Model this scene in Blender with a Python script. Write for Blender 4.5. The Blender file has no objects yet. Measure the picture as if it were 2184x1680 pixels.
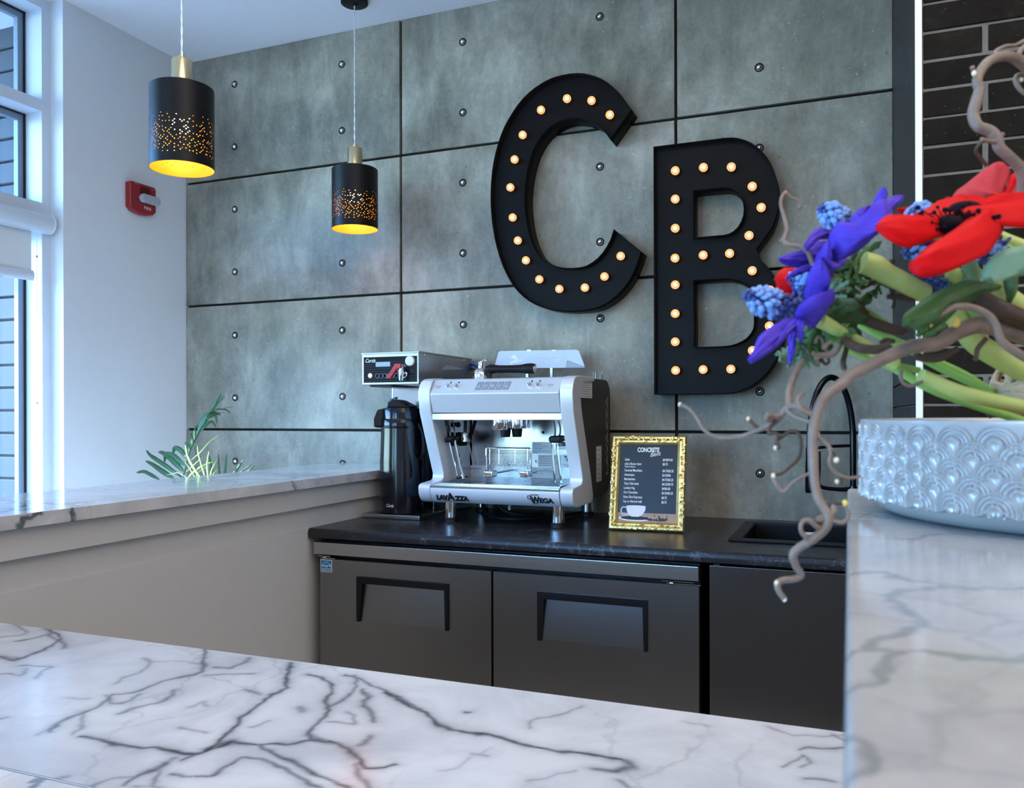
import bpy, bmesh, math, random
import numpy as np
from mathutils import Vector, Matrix

sc = bpy.context.scene
COL = sc.collection
random.seed(7)
PI = math.pi

# ------------------------------------------------------------------ camera
FPX, YAW, ROLL, CXP, CYP = 1783.8, .3824, -.0026, 1092.0, 882.3
EYE = Vector((3.0108, -3.2076, 1.28))
FW = Vector((-math.sin(YAW), math.cos(YAW), 0)); RT = Vector((math.cos(YAW), math.sin(YAW), 0)); UPV = Vector((0, 0, 1))
R2 = RT*math.cos(ROLL) + UPV*math.sin(ROLL); U2 = -RT*math.sin(ROLL) + UPV*math.cos(ROLL)
cd = bpy.data.cameras.new('camera'); cam = bpy.data.objects.new('camera', cd); COL.objects.link(cam)
cd.sensor_width = 36; cd.lens = FPX/2184*36; cd.shift_y = (CYP-840)/2184
cd.clip_start = .01
cd.dof.use_dof = True; cd.dof.focus_distance = 2.9; cd.dof.aperture_fstop = 19
cam.matrix_world = Matrix(((R2.x, U2.x, -FW.x, EYE.x), (R2.y, U2.y, -FW.y, EYE.y), (R2.z, U2.z, -FW.z, EYE.z), (0, 0, 0, 1)))
sc.camera = cam

# ------------------------------------------------------------------ light, exposure
vs = sc.view_settings
vs.view_transform = 'Standard'; vs.look = 'None'; vs.gamma = 1; vs.use_curve_mapping = False
vs.exposure = -0.42
world = bpy.data.worlds.new('sky'); sc.world = world; world.use_nodes = True
wn = world.node_tree.nodes; wl = world.node_tree.links
bg = wn['Background']
skt = wn.new('ShaderNodeTexSky'); skt.sky_type = 'NISHITA'; skt.sun_disc = False
skt.sun_elevation = math.radians(36); skt.sun_rotation = math.radians(-130); skt.altitude = 100; skt.dust_density = .6
tint = wn.new('ShaderNodeMix'); tint.data_type = 'RGBA'; tint.blend_type = 'MULTIPLY'; tint.inputs[0].default_value = 1
wl.new(skt.outputs[0], tint.inputs[6]); tint.inputs[7].default_value = (.44, .80, 1.22, 1)
wl.new(tint.outputs[2], bg.inputs[0]); bg.inputs[1].default_value = 2.65

def lamp(kind, name, loc, direction, energy, color, **kw):
    l = bpy.data.lights.new(name, kind); l.energy = energy; l.color = color
    for k, v in kw.items(): setattr(l, k, v)
    o = bpy.data.objects.new(name, l); COL.objects.link(o); o.location = loc
    if direction is not None:
        o.rotation_euler = Vector(direction).to_track_quat('-Z', 'Y').to_euler()
    o['kind'] = 'helper'
    return o
lamp('SUN', 'sun', (-5, -5, 6), (1, .82, -.926), 18.0, (.80, .92, 1), angle=math.radians(.6))
# ceiling lamps of the shop behind and beside the camera
lamp('AREA', 'ceiling_lamp_room', (4.3, -3.6, 2.97), (0, 0, -1), 82, (1, .79, .56), shape='RECTANGLE', size=2.4, size_y=2.6)
lamp('AREA', 'ceiling_lamp_bar', (2.3, -2.0, 2.97), (0, 0, -1), 22, (1, .86, .70), shape='RECTANGLE', size=1.6, size_y=.9)
# sky portals in the window openings on the left side (they only guide the sampling of the sky)
for (py, sy, pz, sz) in ((-1.55, 1.66, 1.55, 2.9), (-5.35, 2.1, 1.55, 2.9)):
    po = lamp('AREA', 'sky_portal', (-.19, py, pz), (1, 0, 0), 1, (1, 1, 1), shape='RECTANGLE', size=sz, size_y=sy)
    po.rotation_euler = (0, -PI/2, 0); po.data.cycles.is_portal = True
po = lamp('AREA', 'sky_portal', (.85, -7.12, 1.55), (0, 1, 0), 1, (1, 1, 1), shape='RECTANGLE', size=1.3, size_y=2.9)
po.data.cycles.is_portal = True

# ------------------------------------------------------------------ helpers: pixel -> point
def ray(px, py): return FW + R2*((px-CXP)/FPX) - U2*((py-CYP)/FPX)
def at(px, py, d): return EYE + ray(px, py)*d
def onp(px, py, ax, v):
    r = ray(px, py); return EYE + r*((v-EYE[ax])/r[ax])

# ------------------------------------------------------------------ materials
MATS = {}
class NT:
    def __init__(s, name):
        s.m = bpy.data.materials.new(name); s.m.use_nodes = True
        s.n = s.m.node_tree.nodes; s.l = s.m.node_tree.links
        s.b = s.n['Principled BSDF']; MATS[name] = s.m
    def add(s, t, **kw):
        q = s.n.new('ShaderNode'+t)
        for k, v in kw.items(): setattr(q, k, v)
        return q
    def put(s, sock, v):
        if hasattr(v, 'is_linked') or isinstance(v, bpy.types.NodeSocket): s.l.new(v, sock)
        else:
            if sock.type == 'RGBA' and isinstance(v, (tuple, list)) and len(v) == 3: v = (*v, 1)
            sock.default_value = v
    def math(s, op, a, b=None, clamp=False):
        q = s.add('Math', operation=op, use_clamp=clamp); s.put(q.inputs[0], a)
        if b is not None: s.put(q.inputs[1], b)
        return q.outputs[0]
    def mix(s, f, a, b):
        q = s.add('Mix', data_type='RGBA'); s.put(q.inputs[0], f); s.put(q.inputs[6], a); s.put(q.inputs[7], b); return q.outputs[2]
    def noise(s, vec, scale, detail=4, rough=.55, dist=0):
        q = s.add('TexNoise'); s.put(q.inputs['Vector'], vec); q.inputs['Scale'].default_value = scale
        q.inputs['Detail'].default_value = detail; q.inputs['Roughness'].default_value = rough; q.inputs['Distortion'].default_value = dist
        return q
    def vor(s, vec, scale, feature='F1', rnd=1):
        q = s.add('TexVoronoi', feature=feature); s.put(q.inputs['Vector'], vec); q.inputs['Scale'].default_value = scale; q.inputs['Randomness'].default_value = rnd
        return q
    def coord(s, scale=(1, 1, 1), rot=(0, 0, 0), per_object=False):
        tc = s.add('TexCoord'); v = tc.outputs['Object']
        if per_object:
            oi = s.add('ObjectInfo'); ad = s.add('VectorMath', operation='ADD'); s.l.new(v, ad.inputs[0])
            mu = s.math('MULTIPLY', oi.outputs['Random'], 37.0); s.l.new(mu, ad.inputs[1]); v = ad.outputs[0]
        mp = s.add('Mapping'); mp.inputs['Scale'].default_value = scale; mp.inputs['Rotation'].default_value = rot
        s.l.new(v, mp.inputs[0]); return mp.outputs[0]
    def ramp(s, f, stops):
        q = s.add('ValToRGB'); s.put(q.inputs[0], f)
        e = q.color_ramp.elements
        while len(e) < len(stops): e.new(.5)
        for el, (p, c) in zip(e, stops):
            el.position = p; el.color = (*c, 1) if len(c) == 3 else c
        return q.outputs[0]
    def warp(s, vec, scale, amt, detail=3):
        nz = s.noise(vec, scale, detail); sub = s.add('VectorMath', operation='SUBTRACT'); s.l.new(nz.outputs['Color'], sub.inputs[0]); sub.inputs[1].default_value = (.5, .5, .5)
        sc_ = s.add('VectorMath', operation='SCALE'); s.l.new(sub.outputs[0], sc_.inputs[0]); sc_.inputs['Scale'].default_value = amt
        ad = s.add('VectorMath', operation='ADD'); s.l.new(vec, ad.inputs[0]); s.l.new(sc_.outputs[0], ad.inputs[1]); return ad.outputs[0]
    def bump(s, h, strength, dist=.01):
        q = s.add('Bump'); q.inputs['Strength'].default_value = strength; q.inputs['Distance'].default_value = dist
        s.put(q.inputs['Height'], h); s.l.new(q.outputs[0], s.b.inputs['Normal'])
    def set(s, **kw):
        nm = dict(color='Base Color', rough='Roughness', metal='Metallic', ior='IOR', trans='Transmission Weight', alpha='Alpha', coat='Coat Weight',
                  coat_rough='Coat Roughness', emit='Emission Color', emit_s='Emission Strength', aniso='Anisotropic', spec='Specular IOR Level', sss='Subsurface Weight', sheen='Sheen Weight')
        for k, v in kw.items(): s.put(s.b.inputs[nm[k]], v)
        return s

def plain(name, color, rough=.5, metal=0, var=.12, scale=20, bump=0, **kw):
    """a plain surface with a little tone variation and optional fine relief"""
    t = NT(name); v = t.coord()
    nz = t.noise(v, scale, 4)
    lo = tuple(c*(1-var) for c in color); hi = tuple(min(1, c*(1+var)) for c in color)
    t.set(color=t.mix(nz.outputs['Fac'], lo, hi), rough=rough, metal=metal, **kw)
    if bump: t.bump(t.noise(v, scale*8, 3).outputs['Fac'], bump, .002)
    return t.m

def m_concrete():
    t = NT('concrete'); v = t.coord(per_object=True)
    vs_ = t.coord(scale=(1, 1, .34), per_object=True)
    cloud = t.noise(v, 2.6, 6, .6, .3).outputs['Fac']
    streak = t.noise(vs_, 8, 7, .68, .5).outputs['Fac']
    fine = t.noise(v, 60, 5, .7).outputs['Fac']
    f = t.math('ADD', t.math('MULTIPLY', cloud, .5), t.math('MULTIPLY', streak, .38)); f = t.math('ADD', f, t.math('MULTIPLY', fine, .12))
    base = t.ramp(f, [(.36, (.112, .105, .082)), (.455, (.210, .198, .156)), (.54, (.312, .296, .240)), (.68, (.53, .51, .43))])
    spot = t.vor(t.warp(v, 30, .02), 42).outputs['Distance']
    gate = t.math('GREATER_THAN', t.noise(v, 4, 3).outputs['Fac'], .52)
    sp = t.math('MULTIPLY', t.math('LESS_THAN', spot, t.math('MULTIPLY', t.noise(v, 17, 2).outputs['Fac'], .19)), gate)
    dk = t.vor(v, 11).outputs['Distance']
    pit = t.math('MULTIPLY', t.math('LESS_THAN', dk, .035), .8)
    c = t.mix(t.math('MULTIPLY', sp, .45), base, (.72, .72, .7)); c = t.mix(pit, c, (.06, .06, .055))
    t.set(color=c, rough=t.ramp(streak, [(.3, (.42,)*3), (.7, (.62,)*3)]))
    t.bump(t.math('ADD', f, t.math('MULTIPLY', pit, -.5)), .25, .006)
    return t.m

def m_marble(name, k=1.0, dark=1.0, seed=0.0, rough=.2, vein=1.0, tone=1.0, attr=False):
    t = NT(name); tc = t.coord(scale=(k, k, k), rot=(0, 0, .5+seed))
    off = t.add('VectorMath', operation='ADD'); t.l.new(tc, off.inputs[0]); off.inputs[1].default_value = (seed*3.1, seed*1.7, seed)
    v = off.outputs[0]
    wv = t.warp(t.warp(v, 2.2, .5, 5), 9, .10, 4)
    st = t.add('Mapping'); st.inputs['Scale'].default_value = (1, 1.7, 1); t.l.new(wv, st.inputs[0])
    d1 = t.vor(st.outputs[0], 3.1, 'DISTANCE_TO_EDGE').outputs['Distance']
    d2 = t.vor(t.warp(v, 5, .3, 5), 8.5, 'DISTANCE_TO_EDGE').outputs['Distance']
    mask = t.noise(v, 1.25, 3, .5, .5).outputs['Fac']
    mk = t.ramp(mask, [(.43, (.10,)*3), (.56, (1,)*3)])
    mk2 = t.ramp(t.noise(v, 2.9, 4, .6).outputs['Fac'], [(.46, (0,)*3), (.60, (1,)*3)])
    mk2 = t.math('MULTIPLY', mk2, t.ramp(mask, [(.40, (.0,)*3), (.58, (1,)*3)]))
    wid = t.noise(v, 6, 3).outputs['Fac']
    d1 = t.math('DIVIDE', d1, t.math('ADD', t.math('MULTIPLY', wid, 1.7), .15))
    core = t.ramp(d1, [(0, (1,)*3), (.010, (1,)*3), (.034, (0,)*3)]); halo = t.ramp(d1, [(0, (1,)*3), (.20, (0,)*3)])
    c2 = t.ramp(d2, [(0, (1,)*3), (.05, (0,)*3)])
    a = t.math('MULTIPLY', core, mk); h = t.math('MULTIPLY', t.math('MULTIPLY', halo, mk), .55); b = t.math('MULTIPLY', t.math('MULTIPLY', c2, mk2), .6)
    cl = t.ramp(t.noise(v, 3.5, 5, .6, .6).outputs['Fac'], [(.36, (.50*tone, .505*tone, .52*tone)), (.62, (.69*tone, .69*tone, .69*tone))])
    if attr:
        at_ = t.add('Attribute', attribute_name='vein'); at2 = t.add('Attribute', attribute_name='cloud')
        cl = t.mix(t.math('MULTIPLY', at2.outputs['Fac'], t.math('ADD', t.noise(v, 14, 4).outputs['Fac'], .45), True), cl, (.22, .225, .25))
        nv = t.math('MULTIPLY', at_.outputs['Fac'], t.math('ADD', t.math('MULTIPLY', t.noise(v, 40, 4, .7).outputs['Fac'], 1.3), .35), True)
        cl = t.mix(nv, cl, (.05, .05, .058))
    c = t.mix(t.math('MULTIPLY', h, vein), cl, (.30, .30, .32)); c = t.mix(t.math('MULTIPLY', b, 1.1*vein, True), c, (.20, .20, .22)); c = t.mix(t.math('MULTIPLY', a, 1.0*vein, True), c, (.055*dark, .072*dark, .078*dark))
    t.set(color=c, rough=rough, spec=.5)
    t.bump(t.noise(v, 260, 2).outputs['Fac'], .04, .001)
    return t.m

def m_laminate():
    t = NT('black_laminate'); v = t.coord()
    n1 = t.noise(t.warp(v, 6, .3), 8, 8, .7, 1.2).outputs['Fac']
    vein = t.math('MULTIPLY', t.ramp(t.vor(t.warp(v, 12, .25, 5), 14, 'DISTANCE_TO_EDGE').outputs['Distance'], [(0, (1,)*3), (.05, (0,)*3)]), t.ramp(n1, [(.44, (0,)*3), (.62, (1,)*3)]))
    c = t.mix(n1, (.008, .0085, .010), (.028, .029, .034)); c = t.mix(t.math('MULTIPLY', vein, .9), c, (.15, .16, .20))
    t.set(color=c, rough=.30, spec=.35); t.bump(n1, .05, .002); return t.m

def m_brushed(name, color, rough=.28, axis='x', aniso=.5, var=.10):
    t = NT(name); s = {'x': (1.5, 60, 300), 'z': (120, 60, .6)}[axis]
    v = t.coord(scale=s); n = t.noise(v, 3, 4, .6).outputs['Fac']
    big = t.noise(t.coord(), 3, 2).outputs['Fac']
    f = t.math('ADD', t.math('MULTIPLY', n, .7), t.math('MULTIPLY', big, .3))
    t.set(color=t.mix(f, tuple(c*(1-var) for c in color), tuple(min(1, c*(1+var)) for c in color)), metal=1, rough=t.math('ADD', t.math('MULTIPLY', n, .10), rough-.05), aniso=aniso)
    t.bump(t.math('ADD', t.math('MULTIPLY', n, .02), t.noise(t.coord(scale=(1, 1, .35)), 4.5, 2).outputs['Fac']), .16, .02); return t.m

def m_glass(name, tint=(1, 1, 1), gloss=.08, rough=.0):
    t = NT(name); tr = t.add('BsdfTransparent'); tr.inputs[0].default_value = (*tint, 1)
    gl = t.add('BsdfGlossy'); gl.inputs['Roughness'].default_value = rough
    fr = t.add('LayerWeight'); fr.inputs[0].default_value = .5
    mx = t.add('MixShader'); t.l.new(t.math('ADD', t.math('MULTIPLY', t.math('POWER', fr.outputs[1], 4.0), .5), gloss*.3, True), mx.inputs[0]); t.l.new(tr.outputs[0], mx.inputs[1]); t.l.new(gl.outputs[0], mx.inputs[2])
    t.l.new(mx.outputs[0], t.n['Material Output'].inputs[0]); return t.m

def m_translucent_sheet(name, color, opac):
    t = NT(name); tr = t.add('BsdfTransparent'); tr.inputs[0].default_value = (.93, .95, 1, 1)
    t.set(color=color, rough=.25)
    mx = t.add('MixShader'); mx.inputs[0].default_value = opac; t.l.new(tr.outputs[0], mx.inputs[1]); t.l.new(t.b.outputs[0], mx.inputs[2])
    t.l.new(mx.outputs[0], t.n['Material Output'].inputs[0]); return t.m

def m_brick():
    t = NT('brick'); v = t.coord(per_object=True); n = t.noise(v, 14, 6, .65, .5).outputs['Fac']
    c = t.ramp(n, [(.3, (.006, .0045, .0035)), (.6, (.014, .0105, .0075)), (.75, (.028, .023, .018))])
    sp = t.math('LESS_THAN', t.vor(v, 55).outputs['Distance'], .07); c = t.mix(t.math('MULTIPLY', sp, .5), c, (.2, .18, .16))
    t.set(color=c, rough=.65, spec=.10); t.bump(n, .5, .006); return t.m

def m_slate():
    t = NT('dark_tile'); v = t.coord()
    sc1 = t.coord(scale=(1, 30, 2.2), rot=(.10, 0, 0))
    ln = t.noise(sc1, 3, 5, .7).outputs['Fac']
    m = t.math('MULTIPLY', t.ramp(ln, [(.60, (0,)*3), (.66, (1,)*3)]), .75)
    c = t.mix(t.noise(v, 5, 4).outputs['Fac'], (.010, .009, .0105), (.019, .017, .0195)); c = t.mix(m, c, (.16, .18, .23))
    t.set(color=c, rough=.45, spec=.2); return t.m

def m_emit(name, color, s):
    t = NT(name); t.set(color=color, emit=color, emit_s=s, rough=.3); return t.m

def m_petal(name, c0, c1, streak=30):
    t = NT(name); v = t.coord(); n = t.noise(v, 90, 3).outputs['Fac']; n2 = t.noise(t.coord(scale=(8, 8, 40)), streak, 4).outputs['Fac']
    t.set(color=t.mix(t.math('ADD', t.math('MULTIPLY', n, .4), t.math('MULTIPLY', n2, .6)), c0, c1), rough=.6, spec=.12)
    t.bump(n2, .2, .0008); return t.m

WHITE = plain('white_paint', (.74, .75, .76), .6, var=.03, bump=.04)
CEIL = plain('ceiling_paint', (.89, .90, .91), .7, var=.02)
BEIGE = plain('warm_grey_paint', (.60, .585, .565), .45, var=.03, bump=.03)
FRAMEW = plain('window_frame_paint', (.62, .66, .70), .35, var=.03)
CONC = m_concrete()
JOINT = plain('joint_black', (.012, .012, .012), .8)
MARB = m_marble('marble_worktop', 1.15, 1.0, 0.0, .17)
MARBV = m_marble('marble_worktop_veined', 1.15, 1.0, .35, .17, .16, 1.0, True)
MARB2 = m_marble('marble_bar_top', 1.0, 1.3, .8, .10, .9)
MARB3 = m_marble('marble_raised_bar', 1.9, 1.8, 2.3, .11, .5, .70)
LAM = m_laminate()
STEEL = m_brushed('brushed_steel', (.46, .45, .44), .26)
STEELZ = m_brushed('brushed_steel_upright', (.22, .22, .223), .17, 'z', 0, .12)
STEELD = m_brushed('dark_steel_door', (.27, .265, .26), .30)
CHROME = plain('chrome', (.82, .83, .85), .06, 1, .02)
MIRROR = plain('polished_steel', (.60, .62, .64), .15, 1, .03)
SPLASH = plain('satin_splash_steel', (.40, .405, .41), .24, 1, .04)
SILVER = plain('silver_paint', (.62, .65, .70), .34, .35, .03, coat=.2)
SILVER_L = plain('light_silver', (.74, .77, .82), .34, .25, .02)
BLACKM = plain('black_matte_metal', (.006, .006, .007), .42, 0, .2, spec=.22)
LETTER = plain('letter_black_metal', (.0055, .0055, .0065), .40, 0, .25, 14, spec=.08)
BLACKG = plain('black_gloss_plastic', (.004, .0045, .007), .14, 0, .1, spec=.4)
BLACKR = plain('black_rubber', (.010, .010, .011), .55, 0, .2)
SIDEBLK = plain('dark_brown_side', (.018, .014, .012), .36, 0, .15, spec=.25)
BRASS = plain('brass', (.72, .58, .33), .28, 1, .06)
GOLDIN = plain('gold_lining', (.95, .49, .05), .45, .15, .06)
GOLD = plain('gold_frame_leaf', (.83, .62, .24), .30, .85, .18, 60, bump=.3)
GLASS = m_glass('window_glass', (.93, .96, 1), .1)
PLEXI = m_glass('clear_acrylic', (.90, .93, .96), .2)
BRICK = m_brick()
SLATE = m_slate()
MORTAR = plain('mortar', (.15, .135, .12), .8, var=.2, scale=60)
TRIMW = plain('white_metal_trim', (.86, .86, .84), .35, .0, .02)
RED = plain('alarm_red', (.30, .012, .016), .3, 0, .1)
REDLEV = plain('red_lever', (.42, .02, .03), .3, 0, .1)
WHITEP = plain('white_print', (.85, .85, .85), .5, 0, .02)
BLACKP = plain('black_print', (.01, .01, .012), .5, 0, .05)
BLUEP = plain('blue_print', (.02, .16, .34), .4, 0, .05)
BLUEL = plain('pale_blue_print', (.10, .22, .55), .4, 0, .05)
GREYP = plain('grey_print', (.35, .36, .38), .5, 0, .05)
MENU = plain('menu_card', (.020, .023, .030), .25, 0, .1)
WOODP = plain('printed_wood', (.42, .27, .19), .5, 0, .2, 60)
CUPP = plain('printed_cup_white', (.80, .80, .86), .4, 0, .03)
LCD = plain('display_glass', (.32, .44, .52), .2, 0, .1)
FLOORM = plain('floor_vinyl', (.56, .55, .53), .45, 0, .15, 6)
SIDING = plain('grey_siding', (.034, .044, .060), .7, 0, .18, 8, bump=.2)
GROUND = plain('outside_ground', (.42, .42, .41), .9, 0, .2, 3)
FABRIC = plain('blind_fabric', (.70, .70, .68), .8, 0, .03, 200)
CERAM = plain('white_ceramic', (.43, .44, .45), .22, .15, .06, 8, coat=.3)
SOIL = plain('dry_moss', (.22, .13, .06), .9, 0, .4, 90, bump=.5)
BARK = plain('willow_bark', (.19, .135, .105), .42, 0, .6, 70, bump=.4)
BARKD = plain('dark_willow_bark', (.055, .030, .018), .55, 0, .45, 55, bump=.3)
CUT = plain('cut_wood', (.78, .66, .45), .6, 0, .1)
STEMG = plain('anemone_stem_green', (.43, .55, .17), .45, 0, .25, 30, sss=.1)
STEMT = plain('thin_stem_green', (.27, .52, .12), .45, 0, .2, 30)
LEAFG = plain('anemone_leaf_green', (.040, .11, .025), .45, 0, .45, 50, bump=.2)
LEAFP = plain('pale_leaf_green', (.17, .30, .19), .45, 0, .3, 50)
PALMG = plain('palm_leaf_green', (.035, .115, .045), .4, 0, .3, 30)
GRASSG = plain('pale_grass_green', (.36, .56, .14), .45, 0, .25, 30)
BLUEF = m_petal('blue_petal', (.020, .007, .25), (.13, .075, .62))
REDF = m_petal('red_petal', (.40, .0005, .002), (.72, .002, .005))
REDFP = m_petal('pale_red_petal', (.34, .010, .020), (.60, .07, .085))
MUSC = plain('muscari_pale_blue', (.17, .33, .72), .4, 0, .25, 60)
MUSCD = plain('muscari_dark_blue', (.03, .06, .25), .5, 0, .4, 60)
DARKC = plain('flower_dark_centre', (.005, .002, .006), .7, 0, .3, spec=.1)
WICKER = plain('pale_wicker', (.55, .42, .30), .7, 0, .25, 40)
POT = plain('grey_pot', (.3, .3, .3), .6, 0, .1)
BULB = m_emit('lit_bulb_warm', (1, .66, .36), 14.0)
def m_bulb_glass():
    t = NT('bulb_glow_glass'); tr = t.add('BsdfTransparent'); em_ = t.add('Emission'); em_.inputs[0].default_value = (1, .46, .17, 1); em_.inputs[1].default_value = 2.3
    mx = t.add('MixShader'); mx.inputs[0].default_value = .62; t.l.new(tr.outputs[0], mx.inputs[1]); t.l.new(em_.outputs[0], mx.inputs[2]); t.l.new(mx.outputs[0], t.n['Material Output'].inputs[0]); return t.m
BULBG = m_bulb_glass()
BULBP = m_emit('pendant_bulb', (1, .68, .32), 30.0)
HOLE = plain('dark_hole', (.003, .003, .003), .9)
LENS = plain('strobe_lens', (.55, .60, .66), .08, 0, .25, 90, trans=.3)

# ------------------------------------------------------------------ mesh building
ORG = {}
def tag(o, label=None, cat=None, group=None, kind=None):
    if label: o['label'] = label
    if cat: o['category'] = cat
    if group: o['group'] = group
    if kind: o['kind'] = kind
    return o
def thing(name, loc, label, cat, group=None):
    o = bpy.data.objects.new(name, None); COL.objects.link(o); o.location = loc; o.empty_display_size = .05
    ORG[o.name] = Vector(loc); return tag(o, label, cat, group)
def struct(name, loc=(0, 0, 0)):
    o = bpy.data.objects.new(name, None); COL.objects.link(o); o.location = loc; o.empty_display_size = .05
    ORG[o.name] = Vector(loc); o['kind'] = 'structure'; return o

def catmull(P, n):
    P = [Vector(p) for p in P]
    if len(P) == 2: return [P[0].lerp(P[1], i/n) for i in range(n+1)]
    Q = [P[0]*2-P[1]] + P + [P[-1]*2-P[-2]]; L = len(P)-1; out = []
    for i in range(n+1):
        t = i/n*L; k = min(int(t), L-1); f = t-k; a, b, c, d = Q[k:k+4]
        out.append(.5*((2*b)+(c-a)*f+(2*a-5*b+4*c-d)*f*f+(3*b-a-3*c+d)*f**3))
    return out
def lerp_list(R, n):
    L = len(R)-1
    return [R[min(int(i/n*L), L-1)]*(1-(i/n*L-min(int(i/n*L), L-1))) + R[min(int(i/n*L), L-1)+1]*(i/n*L-min(int(i/n*L), L-1)) for i in range(n+1)]

class MB:
    def __init__(s): s.v = []; s.f = []; s.mi = []; s.cur = 0; s.wn = False
    def face(s, idx): s.f.append(tuple(idx)); s.mi.append(s.cur)
    def addv(s, p): s.v.append(tuple(p)); return len(s.v)-1
    def raw(s, V, F):
        o = len(s.v); s.v += [tuple(p) for p in V]
        for f in F: s.face([o+i for i in f])
        return s
    def from_bm(s, bm):
        bm.verts.index_update(); s.raw([v.co[:] for v in bm.verts], [[v.index for v in f.verts] for f in bm.faces]); bm.free(); return s
    def box(s, x0, x1, y0, y1, z0, z1, bev=0, seg=2):
        bm = bmesh.new(); bmesh.ops.create_cube(bm, size=1)
        for v in bm.verts: v.co = Vector(((x0+x1)/2+v.co.x*(x1-x0), (y0+y1)/2+v.co.y*(y1-y0), (z0+z1)/2+v.co.z*(z1-z0)))
        if bev: s.wn = True; bmesh.ops.bevel(bm, geom=bm.edges[:], offset=bev, segments=seg, affect='EDGES', profile=.5)
        return s.from_bm(bm)
    def prism(s, poly, frame, a, b, bev=0, seg=2, holes=None):
        """poly: 2-D outline; frame: function (u, v, w) -> point; from w = a to w = b"""
        bm = bmesh.new(); lo = [bm.verts.new(frame(u, v, a)) for u, v in poly]; f0 = bm.faces.new(lo)
        r = bmesh.ops.extrude_face_region(bm, geom=[f0]); vs_ = [e for e in r['geom'] if isinstance(e, bmesh.types.BMVert)]
        for v, (p, q) in zip([x for x in vs_], poly): pass
        d = Vector(frame(0, 0, b)) - Vector(frame(0, 0, a))
        bmesh.ops.translate(bm, verts=vs_, vec=d)
        bmesh.ops.recalc_face_normals(bm, faces=bm.faces[:])
        s.wn = True
        if bev:
            es = [e for e in bm.edges if len(e.link_faces) == 2 and abs(e.calc_face_angle()) > .7]
            bmesh.ops.bevel(bm, geom=es, offset=bev, segments=seg, affect='EDGES', profile=.5)
        return s.from_bm(bm)
    def lathe(s, prof, c, seg=32, axis='z', a0=0, a1=2*PI):
        full = abs(a1-a0-2*PI) < 1e-6; n = seg if full else seg+1; o = len(s.v); c = Vector(c)
        for r, h in prof:
            for k in range(n):
                a = a0+(a1-a0)*k/seg; x, y = r*math.cos(a), r*math.sin(a)
                p = {'z': (x, y, h), 'y': (x, h, y), 'x': (h, x, y)}[axis] if not isinstance(axis, tuple) else axis[0]*x+axis[1]*y+axis[2]*h
                s.v.append(tuple(c+Vector(p)))
        for i in range(len(prof)-1):
            for k in range(seg):
                k2 = (k+1) % n
                s.face((o+i*n+k, o+i*n+k2, o+(i+1)*n+k2, o+(i+1)*n+k))
        if full:
            if prof[0][0] > 1e-6: s.face([o+k for k in range(n)][::-1])
            if prof[-1][0] > 1e-6: s.face([o+(len(prof)-1)*n+k for k in range(n)])
        return s
    def tube(s, P, R, seg=10, n=None, smooth=True):
        P = [Vector(p) for p in P]
        if n is None: n = max(2, (len(P)-1)*4) if smooth and len(P) > 2 else len(P)-1
        if not isinstance(R, (list, tuple)): R = [R]*len(P)
        Q = catmull(P, n) if (smooth and len(P) > 2) else ([P[0].lerp(P[1], i/n) for i in range(n+1)] if len(P) == 2 else P)
        if not smooth and len(P) > 2: n = len(P)-1
        rr = lerp_list(list(R), n); o = len(s.v); N = None
        for i, p in enumerate(Q):
            t = (Q[min(i+1, n)]-Q[max(i-1, 0)]).normalized()
            if N is None:
                N = t.orthogonal().normalized()
            N = (N - t*N.dot(t)); N = N.normalized() if N.length > 1e-6 else t.orthogonal().normalized()
            B = t.cross(N)
            for k in range(seg):
                a = 2*PI*k/seg; s.v.append(tuple(p+(N*math.cos(a)+B*math.sin(a))*rr[i]))
        for i in range(n):
            for k in range(seg):
                k2 = (k+1) % seg; s.face((o+i*seg+k, o+i*seg+k2, o+(i+1)*seg+k2, o+(i+1)*seg+k))
        s.face([o+k for k in range(seg)][::-1]); s.face([o+n*seg+k for k in range(seg)]); return s
    def ball(s, c, r, seg=10, rings=6, scale=(1, 1, 1), M=None):
        bm = bmesh.new(); bmesh.ops.create_uvsphere(bm, u_segments=seg, v_segments=rings, radius=r)
        for v in bm.verts:
            q = Vector((v.co.x*scale[0], v.co.y*scale[1], v.co.z*scale[2])); v.co = Vector(c)+(M @ q if M else q)
        return s.from_bm(bm)
    def sheet(s, quad):
        return s.raw(quad, [tuple(range(len(quad)))])
    def build(s, name, mats, parent=None, smooth=True, angle=40, origin=None, local=False):
        if not isinstance(mats, (list, tuple)): mats = [mats]
        org = ORG[parent.name] if parent is not None else Vector(origin or (0, 0, 0))
        me = bpy.data.meshes.new(name)
        sub = Vector((0, 0, 0)) if local else org
        me.from_pydata([(x-sub.x, y-sub.y, z-sub.z) for x, y, z in s.v], [], s.f)
        for m in mats: me.materials.append(m)
        if len(mats) > 1: me.polygons.foreach_set('material_index', s.mi)
        bm = bmesh.new(); bm.from_mesh(me); bmesh.ops.recalc_face_normals(bm, faces=bm.faces[:]); bm.to_mesh(me); bm.free()
        if smooth:
            me.polygons.foreach_set('use_smooth', [True]*len(me.polygons)); me.set_sharp_from_angle(angle=math.radians(angle))
        me.update()
        o = bpy.data.objects.new(name, me); COL.objects.link(o)
        if smooth and s.wn:
            wm = o.modifiers.new('flat_faces', 'WEIGHTED_NORMAL'); wm.keep_sharp = True; wm.weight = 100
        if parent is not None: o.parent = parent
        else: o.location = org
        ORG[o.name] = org.copy(); return o
def link_copy(o, parent, loc=None, rot=None, name=None):
    c = o.copy(); COL.objects.link(c); c.parent = parent
    if loc is not None: c.location = loc
    if rot is not None: c.rotation_euler = rot
    return c

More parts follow.
